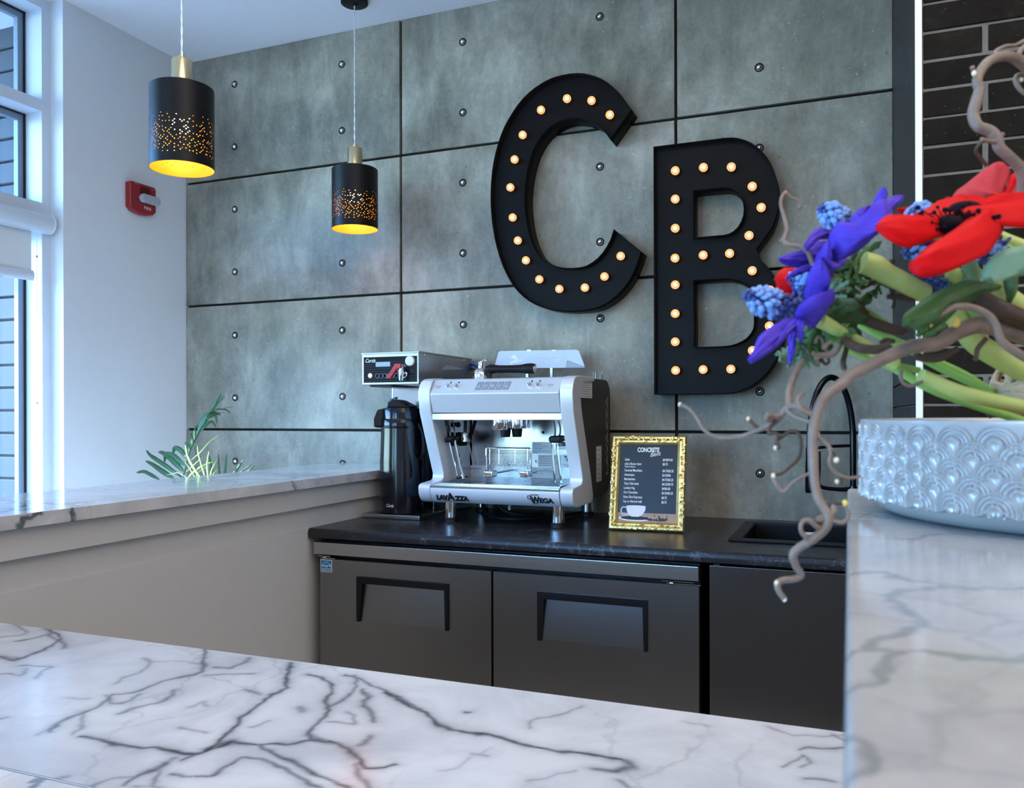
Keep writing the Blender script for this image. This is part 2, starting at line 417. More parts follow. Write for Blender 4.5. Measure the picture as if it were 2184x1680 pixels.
def text(body, size, mat, parent, name, pos, right=(1, 0, 0), up=(0, 0, 1), sx=1.0, align='LEFT', depth=.0004, shear=0, bold=0.0, space=1.0):
    cu = bpy.data.curves.new('lettering_curve', 'FONT'); cu.body = body; cu.size = size; cu.align_x = align; cu.shear = shear
    cu.offset = bold*size; cu.space_character = space; cu.extrude = depth/2; cu.resolution_u = 3
    ob = bpy.data.objects.new('lettering_curve', cu); COL.objects.link(ob)
    dg = bpy.context.evaluated_depsgraph_get(); me = bpy.data.meshes.new_from_object(ob.evaluated_get(dg))
    bpy.data.objects.remove(ob); bpy.data.curves.remove(cu)
    R, U = Vector(right).normalized(), Vector(up).normalized(); N = R.cross(U); P = Vector(pos)
    V = [P + R*(v.co.x*sx) + U*v.co.y + N*(v.co.z+depth/2) for v in me.vertices]
    F = [list(p.vertices) for p in me.polygons]; bpy.data.meshes.remove(me)
    m = MB(); m.raw(V, F); return m.build(name, mat, parent, smooth=False)
def solid(o, t, off=0):
    m = o.modifiers.new('thickness', 'SOLIDIFY'); m.thickness = t; m.offset = off; return o

# ================================================================== THE SETTING
XR = 3.157          # right end of the concrete wall
CEILZ = 3.0
MB().box(-.4, 6.2, -7.2, .1, -.1, 0).build('floor', FLOORM)['kind'] = 'structure'
MB().box(-.1, 6.2, -7.2, .1, CEILZ, CEILZ+.1).build('ceiling', CEIL)['kind'] = 'structure'

# concrete clad wall: black backing, 3 x 5 panels, four ball studs each
wb = struct('wall_back', (0, 0, 0))
MB().box(-.071, 6.0, .022, .12, 0, CEILZ).build('backing', JOINT, wb)
stud = MB()
stud.cur = 0; stud.lathe([(.0165, 0.004), (.0165, -.0015), (.013, -.0022), (.0105, .002), (.0105, .006)], (0, 0, 0), 18, axis=((1, 0, 0), (0, 0, 1), (0, 1, 0)) if False else 'y')
stud.cur = 1; stud.lathe([(.0095, .004), (.0095, -.003), (.0075, -.0075), (.004, -.0095), (.0003, -.0102)], (0, 0, 0), 14, axis='y')
STUD = None
ZJ = [0.012, .609, 1.209, 1.809, 2.4086, 3.0]
XJ = [0, 1.2, 2.4, XR]
PM = {}
G = .0052
for r in range(5):
    for c in range(3):
        x0, x1 = XJ[c]+(G if c else 0.001), XJ[c+1]-(G if c < 2 else 0.0)
        z0, z1 = ZJ[r]+(G if r else 0), ZJ[r+1]-(G if r < 4 else 0.0)
        key = (c, r in (0,), r == 4)
        cx, cz = (x0+x1)/2, (z0+z1)/2
        if key not in PM:
            m = MB().box(x0, x1, 0, .020, z0, z1, .0035, 2); p = m.build('concrete_panel', CONC, None, origin=(cx, 0, cz)); PM[key] = p
            p.parent = wb; p.location = (cx, 0, cz)
        else:
            p = link_copy(PM[key], wb, (cx, 0, cz))
        p.location.y = random.uniform(-.0015, .0015)
        zc = (r*.6+.309) if r < 4 else 2.7046
        for sx in ((-.3, .3) if c < 2 else (-.29,)):
            for sz in (-.149, .149):
                X = (XJ[c]+.6+sx) if c < 2 else 2.708
                if STUD is None:
                    STUD = stud.build('stud', [HOLE, CHROME], None); s_ = STUD; s_.parent = p
                else:
                    s_ = STUD.copy(); COL.objects.link(s_); s_.parent = p
                s_.location = (X-cx, -.0005, zc+sz-cz)

# left wall with its return, and the window wall beyond it
XW, XG, YJ, YR = -.071, -.168, -.731, -.69
w = struct('wall_left')
MB().box(XW-.2, 0, YR, .12, 0, CEILZ).build('plaster', WHITE, w)
MB().box(XW-.15, XW, -7.0, -6.42, 0, CEILZ).build('plaster', WHITE, w)
MB().box(XW-.15, XW, -4.32, -2.36, 0, CEILZ).build('plaster', WHITE, w)
MB().box(XW-.15, XW, -7.0, YJ, 0, .10).build('plaster', WHITE, w)

def window(name, y0, y1, trans, blind):
    """aluminium window between y0 > y1: posts, head, transoms, dark glazing bead and panes"""
    t = struct(name)
    fx = XW; F = FRAMEW
    MB().box(XG-.03, fx, y0, y0+.041, .10, CEILZ).build('post', F, t)
    MB().box(XG-.03, fx, y1-.041, y1, .10, CEILZ).build('post', F, t)
    MB().box(XG-.03, fx, y1, y0, 2.957, CEILZ).build('head', F, t)
    MB().box(XG-.03, fx+.0, y1, y0, .10, .15).build('sill', F, t)
    for a, b in trans: MB().box(XG-.03, fx, y1, y0, a, b).build('transom', F, t)
    zs = [.15] + [q for a, b in sorted(trans) for q in (a, b)] + [2.957]
    for a, b in zip(zs[::2], zs[1::2]):
        m = MB()
        for q in ((y0-.030, y0, a, b), (y1, y1+.030, a, b), (y1+.03, y0-.03, a, a+.03), (y1+.03, y0-.03, b-.03, b)):
            m.box(XG-.028, XG-.004, *q)
        m.build('glazing_frame', MATS['glazing_grey'], t)
        m = MB()
        for q in ((y0-.006, y0-.0005, a, b), (y1+.0005, y1+.006, a, b), (y1, y0, a, a+.006), (y1, y0, b-.006, b)):
            m.box(XG-.006, XG+.004, *q)
        m.build('gasket', BLACKR, t)
        MB().box(XG-.02, XG-.014, y1+.02, y0-.02, a+.02, b-.02).build('pane', GLASS, t)
    return t
plain('glazing_grey', (.20, .25, .31), .4, 0, .05)
TR = [(2.532, 2.580), (2.040, 2.154)]
window('window_1', YJ, -2.36, TR, True)
window('window_2', -4.321, -6.38, TR, False)

# roller blind on the visible window
rb = thing('roller_blind', (XW, -.9, 2.07), 'white roller blind half lowered, with a bead chain, in the left window', 'blind')
prof = [(-.005, .037), (.030, .037), (.046, .028), (.054, .012), (.056, -.004), (.052, -.020), (.044, -.032), (.030, -.038), (-.005, -.038)]
MB().prism(prof, lambda u, v, q: (XW+u, q, 2.066+v), -2.32, -.716).build('cassette', FRAMEW, rb)
MB().prism([(u*1.06-.002, v*1.06) for u, v in prof], lambda u, v, q: (XW+u+.002, q, 2.066+v), -.716, -.712).build('end_cap', WHITEP, rb)
MB().box(XW-.012, XW-.0112, -2.28, -.772, 1.862, 2.06).build('fabric', FABRIC, rb)
m = MB(); m.prism([(.012*math.cos(a), .022*math.sin(a)) for a in [k*PI/8 for k in range(16)]], lambda u, v, q: (XW-.012+u, q, 1.850+v), -2.28, -.766); m.build('bottom_bar', FRAMEW, rb)
m = MB()
for yy in (-.744, -.729):
    for k in range(140): m.ball((XW-.005 if yy < -.74 else XW+.004, yy-.008, 2.02-k*.0075), .0021, 6, 4)
ch = m.build('bead_chain', FRAMEW, rb); ch['kind'] = 'stuff'
for zz in (1.93, 1.33): MB().ball((XW-.005, -.752, zz), .005, 8, 6).build('chain_joint', GREYP, rb)

# siding of the building wing outside, and the ground there
ow = struct('wall_outside')
MB().box(-4.0, -.262, -.50, -.40, -.4, 5.0).build('core', JOINT, ow)
sd = MB().box(-1.6, -.275, 0, .02, -.047, .047, .004, 1); sd0 = None
for k in range(46):
    z = -.2+k*.1035
    if sd0 is None:
        sd0 = sd.build('board', SIDING, ow); sd0.location = (0, -.52, z)
    else: link_copy(sd0, ow, (random.uniform(-.002, 0), -.52+random.uniform(-.002, .002), z))
MB().box(-.275, -.235, -.53, -.40, -.4, 5.0).build('corner_trim', MATS['glazing_grey'], ow)
MB().box(-30, -.3, -20, 12, -.5, -.4).build('ground_outside', GROUND)['kind'] = 'structure'

MB().box(-1.55, XW-.21, -7.2, -.30, 3.05, 3.2).build('added_sun_block', FRAMEW)['kind'] = 'structure'  # unseen overhang, added to keep direct sun out of the upper panes

# closing walls behind and beside the camera
m = MB(); m.box(-.1, .2, -7.2, -7.0, 0, CEILZ); m.box(1.5, 6.2, -7.2, -7.0, 0, CEILZ); m.box(.2, 1.5, -7.2, -7.0, 0, .10); m.box(.2, 1.5, -7.2, -7.0, 2.95, CEILZ)
m.build('wall_front', WHITE)['kind'] = 'structure'
sf = struct('window_3')
for xx in (.2, .83, 1.46): MB().box(xx, xx+.04, -7.15, -7.05, .1, 2.95).build('post', FRAMEW, sf)
MB().box(.2, 1.5, -7.15, -7.05, .1, .16).build('sill', FRAMEW, sf); MB().box(.2, 1.5, -7.15, -7.05, 2.89, 2.95).build('head', FRAMEW, sf)
for xx in (.2, .83): MB().box(xx+.04, xx+.63, -7.103, -7.097, .16, 2.89).build('pane', GLASS, sf)
MB().box(6.0, 6.2, -7.0, .12, 0, CEILZ).build('wall_right', WHITE)['kind'] = 'structure'

# brick pier on the right: dark tiled return, white metal edge, single bricks on mortar
YB = -1.057
pr = struct('wall_pier')
MB().box(XR+.012, 4.6, YB+.0035, .022, 0, CEILZ).build('mortar_core', MORTAR, pr)
zt = 1.3663
tile0 = 0
for k, (a, b) in enumerate([(1.37, 3.0), (1.3, 1.366), (.5, 1.296), (0.0, .496)]):
    MB().box(XR, XR+.011, YB+.004, .02, a, b, .001, 1).build('dark_tile', SLATE, pr)
bz = .0662
m_b = {}
n = 0
for k in range(46):
    zc = 1.3310+(k-20)*bz
    if zc < .02 or zc > 2.98: continue
    odd = (k % 2 == 0)
    x = XR+.014
    while x < 4.55:
        L = .1255 if (x < XR+.02 and odd) else .2635
        key = (L, )
        if key not in m_b:
            o = MB().box(-L/2+.0025, L/2-.0025, -.010, .010, -bz/2+.0030, bz/2-.0030, .0035, 2).build('brick', BRICK, pr); m_b[key] = o
        else: o = link_copy(m_b[key], pr)
        o.location = (x+L/2, YB+.010+random.uniform(-.0018, .0018), zc+random.uniform(-.0007, .0007)); o.rotation_euler = (random.uniform(-.006, .006), random.uniform(-.006, .006), random.uniform(-.003, .003))
        x += L+.006; n += 1
MB().box(XR-.0005, XR+.0135, YB-.004, YB+.010, 0, CEILZ).build('trim_1', TRIMW)['kind'] = 'structure'

# low wall on the left with its apron board and marble bar top
hw = struct('wall_low')
MB().box(.92, 1.279, -3.3, -.001, 0, 1.0285).build('plaster', BEIGE, hw)
MB().box(1.2785, 1.300, -3.3, -.001, .960, 1.0285, .0015, 1).build('apron_board', BEIGE, hw)
MB().box(1.2795, 1.2840, -3.3, -.8, 0, .888).build('skirt_panel', BEIGE, hw)
bt = thing('bar_top', (1.09, -1.6, 1.0305), 'long white marble bar top with grey veins on the low beige wall', 'countertop')
MB().box(.868, 1.322, -3.3, -.002, 1.0305, 1.0625, .0015, 2).build('slab', MARB2, bt)

# ================================================================== MARQUEE LETTERS
LD = .100           # letter depth
def z4(u, v): return (1000+u/2.21, 120+v/2.21)
def wallxy(p, y): q = onp(p[0], p[1], 1, y); return (q.x, q.z)
def resample(poly, n): return [(p.x, p.y) for p in catmull([Vector((a, b, 0)) for a, b in poly], n)]
def channel_letter(t, loops, bulbs):
    """sheet-metal channel letter: back-set face inside a rim that follows every outline"""
    from mathutils.geometry import tessellate_polygon
    flat = [p for L in loops for p in L]
    def cap(y, name, flip):
        tri = tessellate_polygon([[Vector((a, b, 0)) for a, b in L] for L in loops])
        m = MB(); m.raw([(a, y, b) for a, b in flat], tri); return m
    cap(-LD+.030, 'face', 0).build('face', LETTER, t, smooth=False)
    m = MB()
    for L in loops:
        n = len(L); o = len(m.v)
        for a, b in L: m.addv((a, -LD, b)); m.addv((a, -.001, b))
        for k in range(n):
            k2 = (k+1) % n; m.face((o+2*k, o+2*k2, o+2*k2+1, o+2*k+1))
    rim = m.build('rim', LETTER, t, angle=35); solid(rim, .0025, 0)
    bl = MB(); bl.cur = 0; bl.lathe([(.0004, -.034), (.007, -.0333), (.0125, -.029), (.0160, -.021), (.0150, -.011), (.009, -.002), (.0085, .002)], (0, 0, 0), 14, axis='y')
    bl.cur = 1
    cap2 = MB(); cap2.lathe([(.0125, .0), (.0125, -.005), (.0095, -.006), (.0085, -.004)], (0, 0, 0), 14, axis='y')
    b0 = None
    for (px, py) in bulbs:
        q = onp(px, py, 1, -LD+.018)
        if b0 is None:
            b0 = bl.build('bulb', [BULBG, BULBG], t, local=True); c0 = cap2.build('socket', BLACKR, b0, local=True)
            b0.location = q-ORG[t.name]; c0.location = (0, 0, 0)
            fl = MB().ball((0, -.019, 0), .0075, 10, 8).build('filament_glow', BULB, b0, local=True)
        else:
            b = link_copy(b0, t, q-ORG[t.name]); link_copy(c0, b); link_copy(fl, b)

tC = thing('marquee_letter', (1.99, 0, 2.16), 'black metal marquee letter C with warm bulbs on the concrete wall', 'sign letter', 'marquee letters on the concrete wall')
outC = [(765,250),(735,208),(700,165),(640,115),(580,90),(520,80),(450,87),(380,108),(310,150),(250,205),(200,275),(160,350),(130,440),(112,530),(104,620),(104,700),(110,780),(125,870),(150,960),(185,1040),(225,1100),(280,1150),(340,1180),(400,1194),(470,1199),(540,1195),(610,1180),(680,1140),(735,1083),(775,1018),(810,920)]
inC = [(683,815),(665,870),(620,940),(560,985),(510,997),(450,998),(400,986),(350,960),(315,920),(285,850),(268,770),(260,690),(262,620),(275,530),(300,445),(340,375),(390,327),(450,297),(510,290),(570,303),(625,335),(665,390)]
o1 = resample([wallxy(z4(*p), -LD) for p in outC], 64); i1 = resample([wallxy(z4(*p), -LD) for p in inC], 48)
bC = [(347,260),(469,207),(584,216),(670,283),(261,377),(223,492),(203,623),(214,764),(238,872),(276,965),(339,1054),(433,1099),(553,1093),(645,1041),(721,945)]
channel_letter(tC, [o1+i1], [z4(*p) for p in bC])

tB = thing('marquee_letter', (2.56, 0, 1.82), 'black metal marquee letter B with warm bulbs on the concrete wall', 'sign letter', 'marquee letters on the concrete wall')
def arc(cx, cz, rx, rz, a0, a1, n): return [(cx+rx*math.cos(math.radians(a0+(a1-a0)*k/n)), cz+rz*math.sin(math.radians(a0+(a1-a0)*k/n))) for k in range(n+1)]
xl, zb, zt_ = 2.336, 1.352, 2.279
zn, xn = 1.868, 2.705
xu, xw_ = 2.782, 2.806
outB = [(xl, zt_)] + arc(2.600, 2.050, xu-2.600, zt_-2.050, 90, -28, 16)
lastz = outB[-1]
outB += [(xn, zn)]
outB += arc(2.600, 1.610, xw_-2.600, .268, 54, 0, 8) + arc(2.590, 1.610, xw_-2.590, 1.610-zb, 0, -90, 12)[1:] + [(xl, zb)]
h1 = [(2.482, 1.927)] + [(2.590, 1.927)] + arc(2.592, 2.014, .072, .087, -90, 90, 12)[1:] + [(2.482, 2.101)]
h2 = [(2.482, 1.523)] + arc(2.590, 1.6, .108, .077, -90, 0, 7) + arc(2.590, 1.690, .108, .080, 0, 90, 7) + [(2.482, 1.770)]
bB = [z4(*p) for p in [(977,545),(1109,530),(1240,528),(1338,619),(1380,718),(1323,849),(1232,933),(1108,941),(977,678),(977,815),(976,955),(977,1080),(977,1215),(977,1347),(979,1481),(1108,1477),(1238,1475),(1338,1014)]] + [(1643,620),(1642,696),(1606,748)]
channel_letter(tB, [outB, h1[::-1], h2[::-1]], bB)

# ================================================================== PENDANT LAMPS
def perforated(R, z0, z1, cells, rows, holes, flip=False):
    """tube wall with real round holes: holes maps cell -> (du, dv, r)"""
    m = MB(); V = {}
    def P(u, v): a = 2*PI*u/cells; return (R*math.cos(a), R*math.sin(a), z0+(z1-z0)*v/rows)
    def corner(i, j):
        k = (i % cells, j)
        if k not in V: V[k] = m.addv(P(*k))
        return V[k]
    cu, cv = 2*PI*R/cells, (z1-z0)/rows
    for j in range(rows):
        for i in range(cells):
            c = [corner(i, j), corner(i+1, j), corner(i+1, j+1), corner(i, j+1)]
            h = holes.get((i, j))
            if not h: m.face(c); continue
            du, dv, r = h
            o = [m.addv(P(i+.5+du+r/cu*math.cos(PI/4*k-PI*.625), j+.5+dv+r/cv*math.sin(PI/4*k-PI*.625))) for k in range(8)]
            for k in range(4):
                m.face((c[k], c[(k+1) % 4], o[(2*k+2) % 8], o[(2*k+1) % 8])); m.face((c[k], o[(2*k+1) % 8], o[2*k]))
    return m
SR, SH = .0945, .246      # shade radius, height
CE = 112; RW = 47
rnd = random.Random(3)
H = {}
for j in range(RW):
    for i in range(CE):
        v = j/RW
        if .10 < v < .585:
            dens = .34*min(1, (v-.06)/.1)*min(1, max(.35, (.62-v)/.20))
            if rnd.random() < dens and (i-1, j) not in H and (i, j-1) not in H:
                H[(i, j)] = (rnd.uniform(-.11, .11), rnd.uniform(-.11, .11), .00185*rnd.uniform(.9, 1.0))
def pendant(loc, label):
    t = thing('pendant_lamp', loc, label, 'lamp', 'black and brass pendant lamps over the marble bar')
    L = Vector(loc)      # loc: centre of the bottom rim
    def put(m, name, mats, **k):
        m.v = [tuple(Vector(p)+L) for p in m.v]; return m.build(name, mats, t, **k)
    sh = put(perforated(SR, 0, SH, CE, RW, H), 'shade', BLACKM)
    cap = MB(); cap.lathe([(SR, SH), (SR-.004, SH+.003), (.03, SH+.0035)], (0, 0, 0), 60); put(cap, 'shade_top', BLACKM)
    li = put(perforated(SR-.0009, .0003, SH-.002, CE, RW, H), 'lining', GOLDIN)
    m = MB(); m.lathe([(.02, SH-.001), (SR-.001, SH-.001)], (0, 0, 0), 40); put(m, 'lining_top', GOLDIN)
    m = MB(); m.lathe([(.0305, SH), (.0305, SH+.088), (.029, SH+.0905), (.011, SH+.0912), (.0085, SH+.092), (.0085, SH+.104), (.006, SH+.105)], (0, 0, 0), 40); put(m, 'brass_cap', BRASS)
    m = MB(); m.lathe([(.018, SH-.001), (.018, SH-.05), (.014, SH-.052)], (0, 0, 0), 20); put(m, 'lamp_holder', BLACKM)
    m = MB(); m.lathe([(.013, SH-.05), (.018, SH-.07), (.028, SH-.095), (.030, SH-.112), (.024, SH-.130), (.010, SH-.140), (.0005, SH-.1415)], (0, 0, 0), 20); put(m, 'bulb', BULBP)
    # twisted clear cord up to the canopy
    top = CEILZ-.02-L.z; P1, P2 = [], []
    for k in range(61):
        a = k*.85; z = SH+.10+(top-SH-.10)*k/60
        P1.append((.0017*math.cos(a), .0017*math.sin(a), z)); P2.append((-.0017*math.cos(a), -.0017*math.sin(a), z))
    m = MB(); m.tube(P1, .0019, 6, smooth=False); m.tube(P2, .0019, 6, smooth=False); put(m, 'cord', MATS['clear_cord'])
    m = MB(); m.lathe([(.006, top-.006), (.012, top-.005), (.013, top+.001), (.052, top+.002), (.056, top+.005), (.056, top+.019), (.002, top+.02)], (0, 0, 0), 36); put(m, 'canopy', BLACKM)
    lp = lamp('POINT', 'pendant_glow', L+Vector((0, 0, .075)), None, .5, (1, .66, .3), shadow_soft_size=.02)
    return t
plain('clear_cord', (.72, .76, .78), .15, .2, .05)
pendant((1.108, -1.195, 2.036), 'nearer black pendant lamp with brass cap by the window')
pendant((1.112, -.228, 2.047), 'farther black pendant lamp with brass cap before the concrete wall')

# ================================================================== FIRE ALARM
fa = thing('fire_alarm', (0, -.297, 2.265), 'red fire alarm with clear strobe on the white wall', 'alarm')
yc = -.297
pr_ = [(-.076,-.052),(-.060,-.066),(-.03,-.074),(0,-.077),(.03,-.074),(.060,-.066),(.076,-.052),(.076,.058),(.066,.063),(-.066,.063),(-.076,.058)]
MB().prism(pr_, lambda u, v, q: (q, yc+u, 2.268+v), 0, .034, .007, 3).build('body', RED, fa)
m = MB(); m.prism([(math.cos(a)*.056, max(-.0195, min(.0195, math.sin(a)*.030))) for a in [k*2*PI/28 for k in range(28)]], lambda u, v, q: (q, yc+.026+u, 2.264+v), .033, .058, .006, 3); m.build('strobe_lens', LENS, fa)
m = MB(); m.box(.034, .050, yc-.012, yc+.06, 2.258, 2.270, .003); m.build('strobe_tube', CHROME, fa)
for k in range(9):
    hw_ = .030*math.sqrt(max(.1, 1-((k-2.5)/8)**2))
    MB().box(.0335, .0348, yc+.008-hw_, yc+.008+hw_, 2.287+k*.0035, 2.2885+k*.0035).build('grille_slot', HOLE, fa)
text('FIRE', .019, WHITEP, fa, 'lettering', (.0347, yc+.022, 2.218), (0, 1, 0), (0, 0, 1), 1.0, 'CENTER', space=1.25, bold=.008)
for (a, b, zz) in ((-.055, -.025, 2.322), (.045, .065, 2.317)): MB().box(.0343, .0347, yc+a, yc+b, zz, zz+.0022).build('printed_line', GREYP, fa)

# ================================================================== BACK COUNTER
CT, CF = .888, -.80
bc = thing('back_counter', (2.2, -.4, .853), 'black laminate back counter with a rounded front edge under the espresso machine', 'countertop')
SX0, SX1, SY0, SY1 = 2.685, 3.085, -.560, -.155      # sink cut-out
bprof = [(CF+.010, .853), (CF+.002, .857), (CF, .866), (CF, .875), (CF+.003, .883), (CF+.010, CT), (SY0, CT), (SY0, .853)]
m = MB(); m.prism(bprof, lambda u, v, q: (q, u, v), 1.284, XR-.001)
m.box(1.284, SX0, SY0, -.001, .853, CT); m.box(SX1, XR-.001, SY0, -.001, .853, CT); m.box(SX0, SX1, SY1, -.001, .853, CT)
m.build('worktop', LAM, bc, angle=30)

sk = thing('sink', (2.88, -.36, CT), 'black drop-in sink with a raised rim in the back counter', 'sink')
m = MB()
rx0, rx1, ry0, ry1 = 2.668, 3.10, -.585, -.13
for (x0, x1, y0, y1) in ((rx0, rx1, ry0, SY0+.012), (rx0, rx1, SY1-.012, ry1), (rx0, SX0+.02, SY0, SY1), (SX1-.02, rx1, SY0, SY1)): m.box(x0, x1, y0, y1, CT+.0002, CT+.008, .003, 2)
m.build('rim', BLACKM, sk)
m = MB(); bx0, bx1, by0, by1 = SX0+.018, SX1-.018, SY0+.01, SY1-.01
for q in ((bx0, bx0+.004, by0, by1, .70, CT+.004), (bx1-.004, bx1, by0, by1, .70, CT+.004), (bx0, bx1, by0, by0+.004, .70, CT+.004), (bx0, bx1, by1-.004, by1, .70, CT+.004), (bx0, bx1, by0, by1, .70, .705)): m.box(*q)
m.build('bowl', BLACKM, sk)
MB().box(2.872, 2.912, by1-.0055, by1-.0041, .862, .872).build('maker_badge', WHITEP, sk)

fc = thing('faucet', (2.962, -.105, CT), 'black arched pull-down faucet standing behind the sink', 'faucet')
fx, fy = onp(1819, 900, 1, -.105).x, -.105
B_ = lambda px, py, y: onp(px, py, 1, y)
MB().lathe([(.027, CT), (.027, CT+.006), (.021, CT+.010), (.020, CT+.07), (.015, CT+.11), (.0125, CT+.14)], (fx, fy, 0), 24).build('body', BLACKG, fc)
nz = onp(1727, 960, 1, -.175)
zt2 = onp(1790, 797, 1, -.13).z
arcP = [(fx, fy, CT+.13), (fx, fy, CT+.30)] ; zc_ = CT+.30
mid = Vector(((fx+nz.x)/2, (fy-.175)/2, 0)); hx, hy = (nz.x-fx)/2, (-.175-fy)/2
for k in range(1, 12):
    a = PI*k/12; arcP.append((mid.x-hx*math.cos(a), mid.y-hy*math.cos(a), zc_+(zt2-.012-zc_)*math.sin(a)))
arcP += [(nz.x, -.175, zc_), (nz.x, -.175, zc_-.03)]
MB().tube(arcP, .0105, 14).build('spout', BLACKG, fc)
m = MB(); m.lathe([(.0125, 0), (.0135, -.004), (.0135, -.045), (.0150, -.06), (.0155, -.15), (.014, -.155)], (nz.x, -.175, zc_-.025), 18); m.build('spray_head', BLACKG, fc)
MB().tube([(fx, fy, zc_-.02), ((fx+nz.x)/2, -.14, zc_-.022), (nz.x, -.175, zc_-.030)], .0055, 8, smooth=False).build('holder_arm', BLACKM, fc)
lk, lt = onp(1748, 1035, 1, -.13), onp(1747, 962, 1, -.13)
MB().tube([(fx-.012, fy-.004, lk.z-.012), ((fx+lk.x)/2, -.12, lk.z-.012), (lk.x, lk.y, lk.z), (lt.x, lt.y, (lk.z+lt.z)/2), (lt.x, lt.y, lt.z)], [.008, .007, .0065, .006, .005], 10).build('lever', BLACKG, fc)

# ------------------------------------------------------------------ under-counter fridge and dishwasher
fr = thing('undercounter_fridge', (1.96, -.42, 0), 'two-door stainless fridge under the black counter', 'fridge')
MB().box(1.312, 2.612, -.765, -.02, .09, .846).build('body', BLACKM, fr)
MB().box(1.306, 2.614, CF+.0, -.70, .801, .843, .003, 2).build('top_rail', STEEL, fr)
MB().box(1.32, 2.61, -.74, -.1, .0, .09).build('kick_base', BLACKM, fr)
for i, (x0, x1) in enumerate(((1.334, 1.9705), (1.978, 2.6145))):
    d = MB(); zb_ = .115; zt3 = .787
    hx0, hx1, hz0, hz1 = x0+.148, x0+.489, .589, .737
    # door skin with a recessed handle pocket
    y = CF
    m = MB()
    X = [x0, hx0+.006, hx1-.006, x1]; Z = [zb_, hz0+.002, hz1-.004, zt3]
    for a in range(3):
        for b in range(3):
            if a == 1 and b == 1: continue
            m.sheet([(X[a], y, Z[b]), (X[a+1], y, Z[b]), (X[a+1], y, Z[b+1]), (X[a], y, Z[b+1])])
    for (p, q) in (((x0, zb_), (x1, zb_)), ((x1, zb_), (x1, zt3)), ((x1, zt3), (x0, zt3)), ((x0, zt3), (x0, zb_))):
        m.sheet([(p[0], y, p[1]), (q[0], y, q[1]), (q[0], y+.035, q[1]), (p[0], y+.035, p[1])])
    # sloping back of the pocket: deep at the top, flush at the bottom
    m.sheet([(X[1], y, Z[1]), (X[2], y, Z[1]), (X[2], y+.013, Z[2]), (X[1], y+.013, Z[2])])
    m.sheet([(X[1], y, Z[1]), (X[1], y+.013, Z[2]), (X[1], y, Z[2])]); m.sheet([(X[2], y, Z[1]), (X[2], y+.013, Z[2]), (X[2], y, Z[2])])
    m.sheet([(X[1], y, Z[2]), (X[2], y, Z[2]), (X[2], y+.013, Z[2]), (X[1], y+.013, Z[2])])
    door = m.build('door', STEELD, fr, smooth=False)
    # black plastic handle surround: top bar and two tapering sides, standing proud and lining the pocket
    m = MB(); e = .008
    poly = [(hx0, hz0-.002), (hx0, hz1), (hx1, hz1), (hx1, hz0-.002), (hx1-.011, hz0-.002), (hx1-.014, hz1-.022), (hx0+.022, hz1-.022), (hx0+.0135, hz0-.002)]
    m.prism([poly[0], poly[1], (hx0+.022, hz1), (hx0+.022, hz1-.022), poly[7]], lambda u, v, q: (u, q, v), y-e, y+.001, .0015, 2)
    m.prism([(hx0+.020, hz1), (hx1-.012, hz1), (hx1-.012, hz1-.022), (hx0+.020, hz1-.022)], lambda u, v, q: (u, q, v), y-e, y+.028, .0015, 2)
    m.prism([(hx1-.014, hz1), (hx1, hz1), (hx1, hz0-.002), (hx1-.011, hz0-.002), (hx1-.014, hz1-.03)], lambda u, v, q: (u, q, v), y-e, y+.001, .0015, 2)
    for s_, xx in ((1, X[1]+.001), (-1, X[2]-.001)):
        m.raw([(xx, y-.002, Z[1]), (xx, y+.012, Z[2]), (xx, y-.002, Z[2]), (xx+s_*.004, y-.002, Z[1]), (xx+s_*.004, y+.012, Z[2]), (xx+s_*.004, y-.002, Z[2])], [(0, 1, 2), (3, 5, 4), (0, 3, 4, 1), (1, 4, 5, 2), (2, 5, 3, 0)])
    m.build('handle', BLACKM, door)
    if i == 0:
        m = MB(); m.box(1.337, 1.3815, y-.0008, y, .7430, .7845); st = m.build('energy_sticker', WHITEP, door)
        MB().box(1.3385, 1.380, y-.0011, y-.0008, .7555, .783).build('sticker_field', BLUEP, door)
        MB().box(1.3385, 1.380, y-.0011, y-.0008, .7445, .7543).build('sticker_band', BLUEP, door)
        P = [(1.341+.036*k/12, y-.0013, .764+.013*math.sin(PI*k/12)) for k in range(13)]
        MB().tube(P, .00055, 4, smooth=False).build('sticker_arc', WHITEP, door)
        text('energy', .0115, WHITEP, door, 'sticker_lettering', (1.3415, y-.0012, .7615), sx=.8, shear=.35)
        sp_ = [(1.3745+(.0055 if k % 2 == 0 else .0022)*math.sin(k*PI/5), .7655+(.0055 if k % 2 == 0 else .0022)*math.cos(k*PI/5)) for k in range(10)]
        MB().prism(sp_, lambda u, v, q: (u, q, v), y-.0014, y-.0011).build('sticker_star', WHITEP, door)
        text('ENERGY STAR', .0058, WHITEP, door, 'sticker_lettering', (1.3592, y-.0012, .7475), sx=.95, align='CENTER')
for (x0, x1) in ((1.325, 1.372), (2.51, 2.60)):
    m = MB(); m.box(x0, x1, CF+.004, CF+.02, .7945, .7965); m.box(x0+.012, x1+.02, CF+.002, CF+.02, .7885, .7905); m.box(x0+.02, x0+.03, CF+.004, CF+.02, .789, .796)
    m.build('hinge', CHROME, fr)

dw = thing('dishwasher', (2.9, -.42, 0), 'plain stainless dishwasher front right of the two-door fridge', 'dishwasher')
MB().box(2.66, 3.15, -.77, -.05, .02, .69).box(2.66, 3.15, -.77, -.60, .69, .850).build('body', BLACKM, dw)
MB().box(2.644, 3.154, CF, -.772, .11, .8495, .002, 2).build('door', STEELZ, dw)
MB().box(2.655, 2.672, CF+.004, -.77, .851, .8525).build('latch', CHROME, dw)

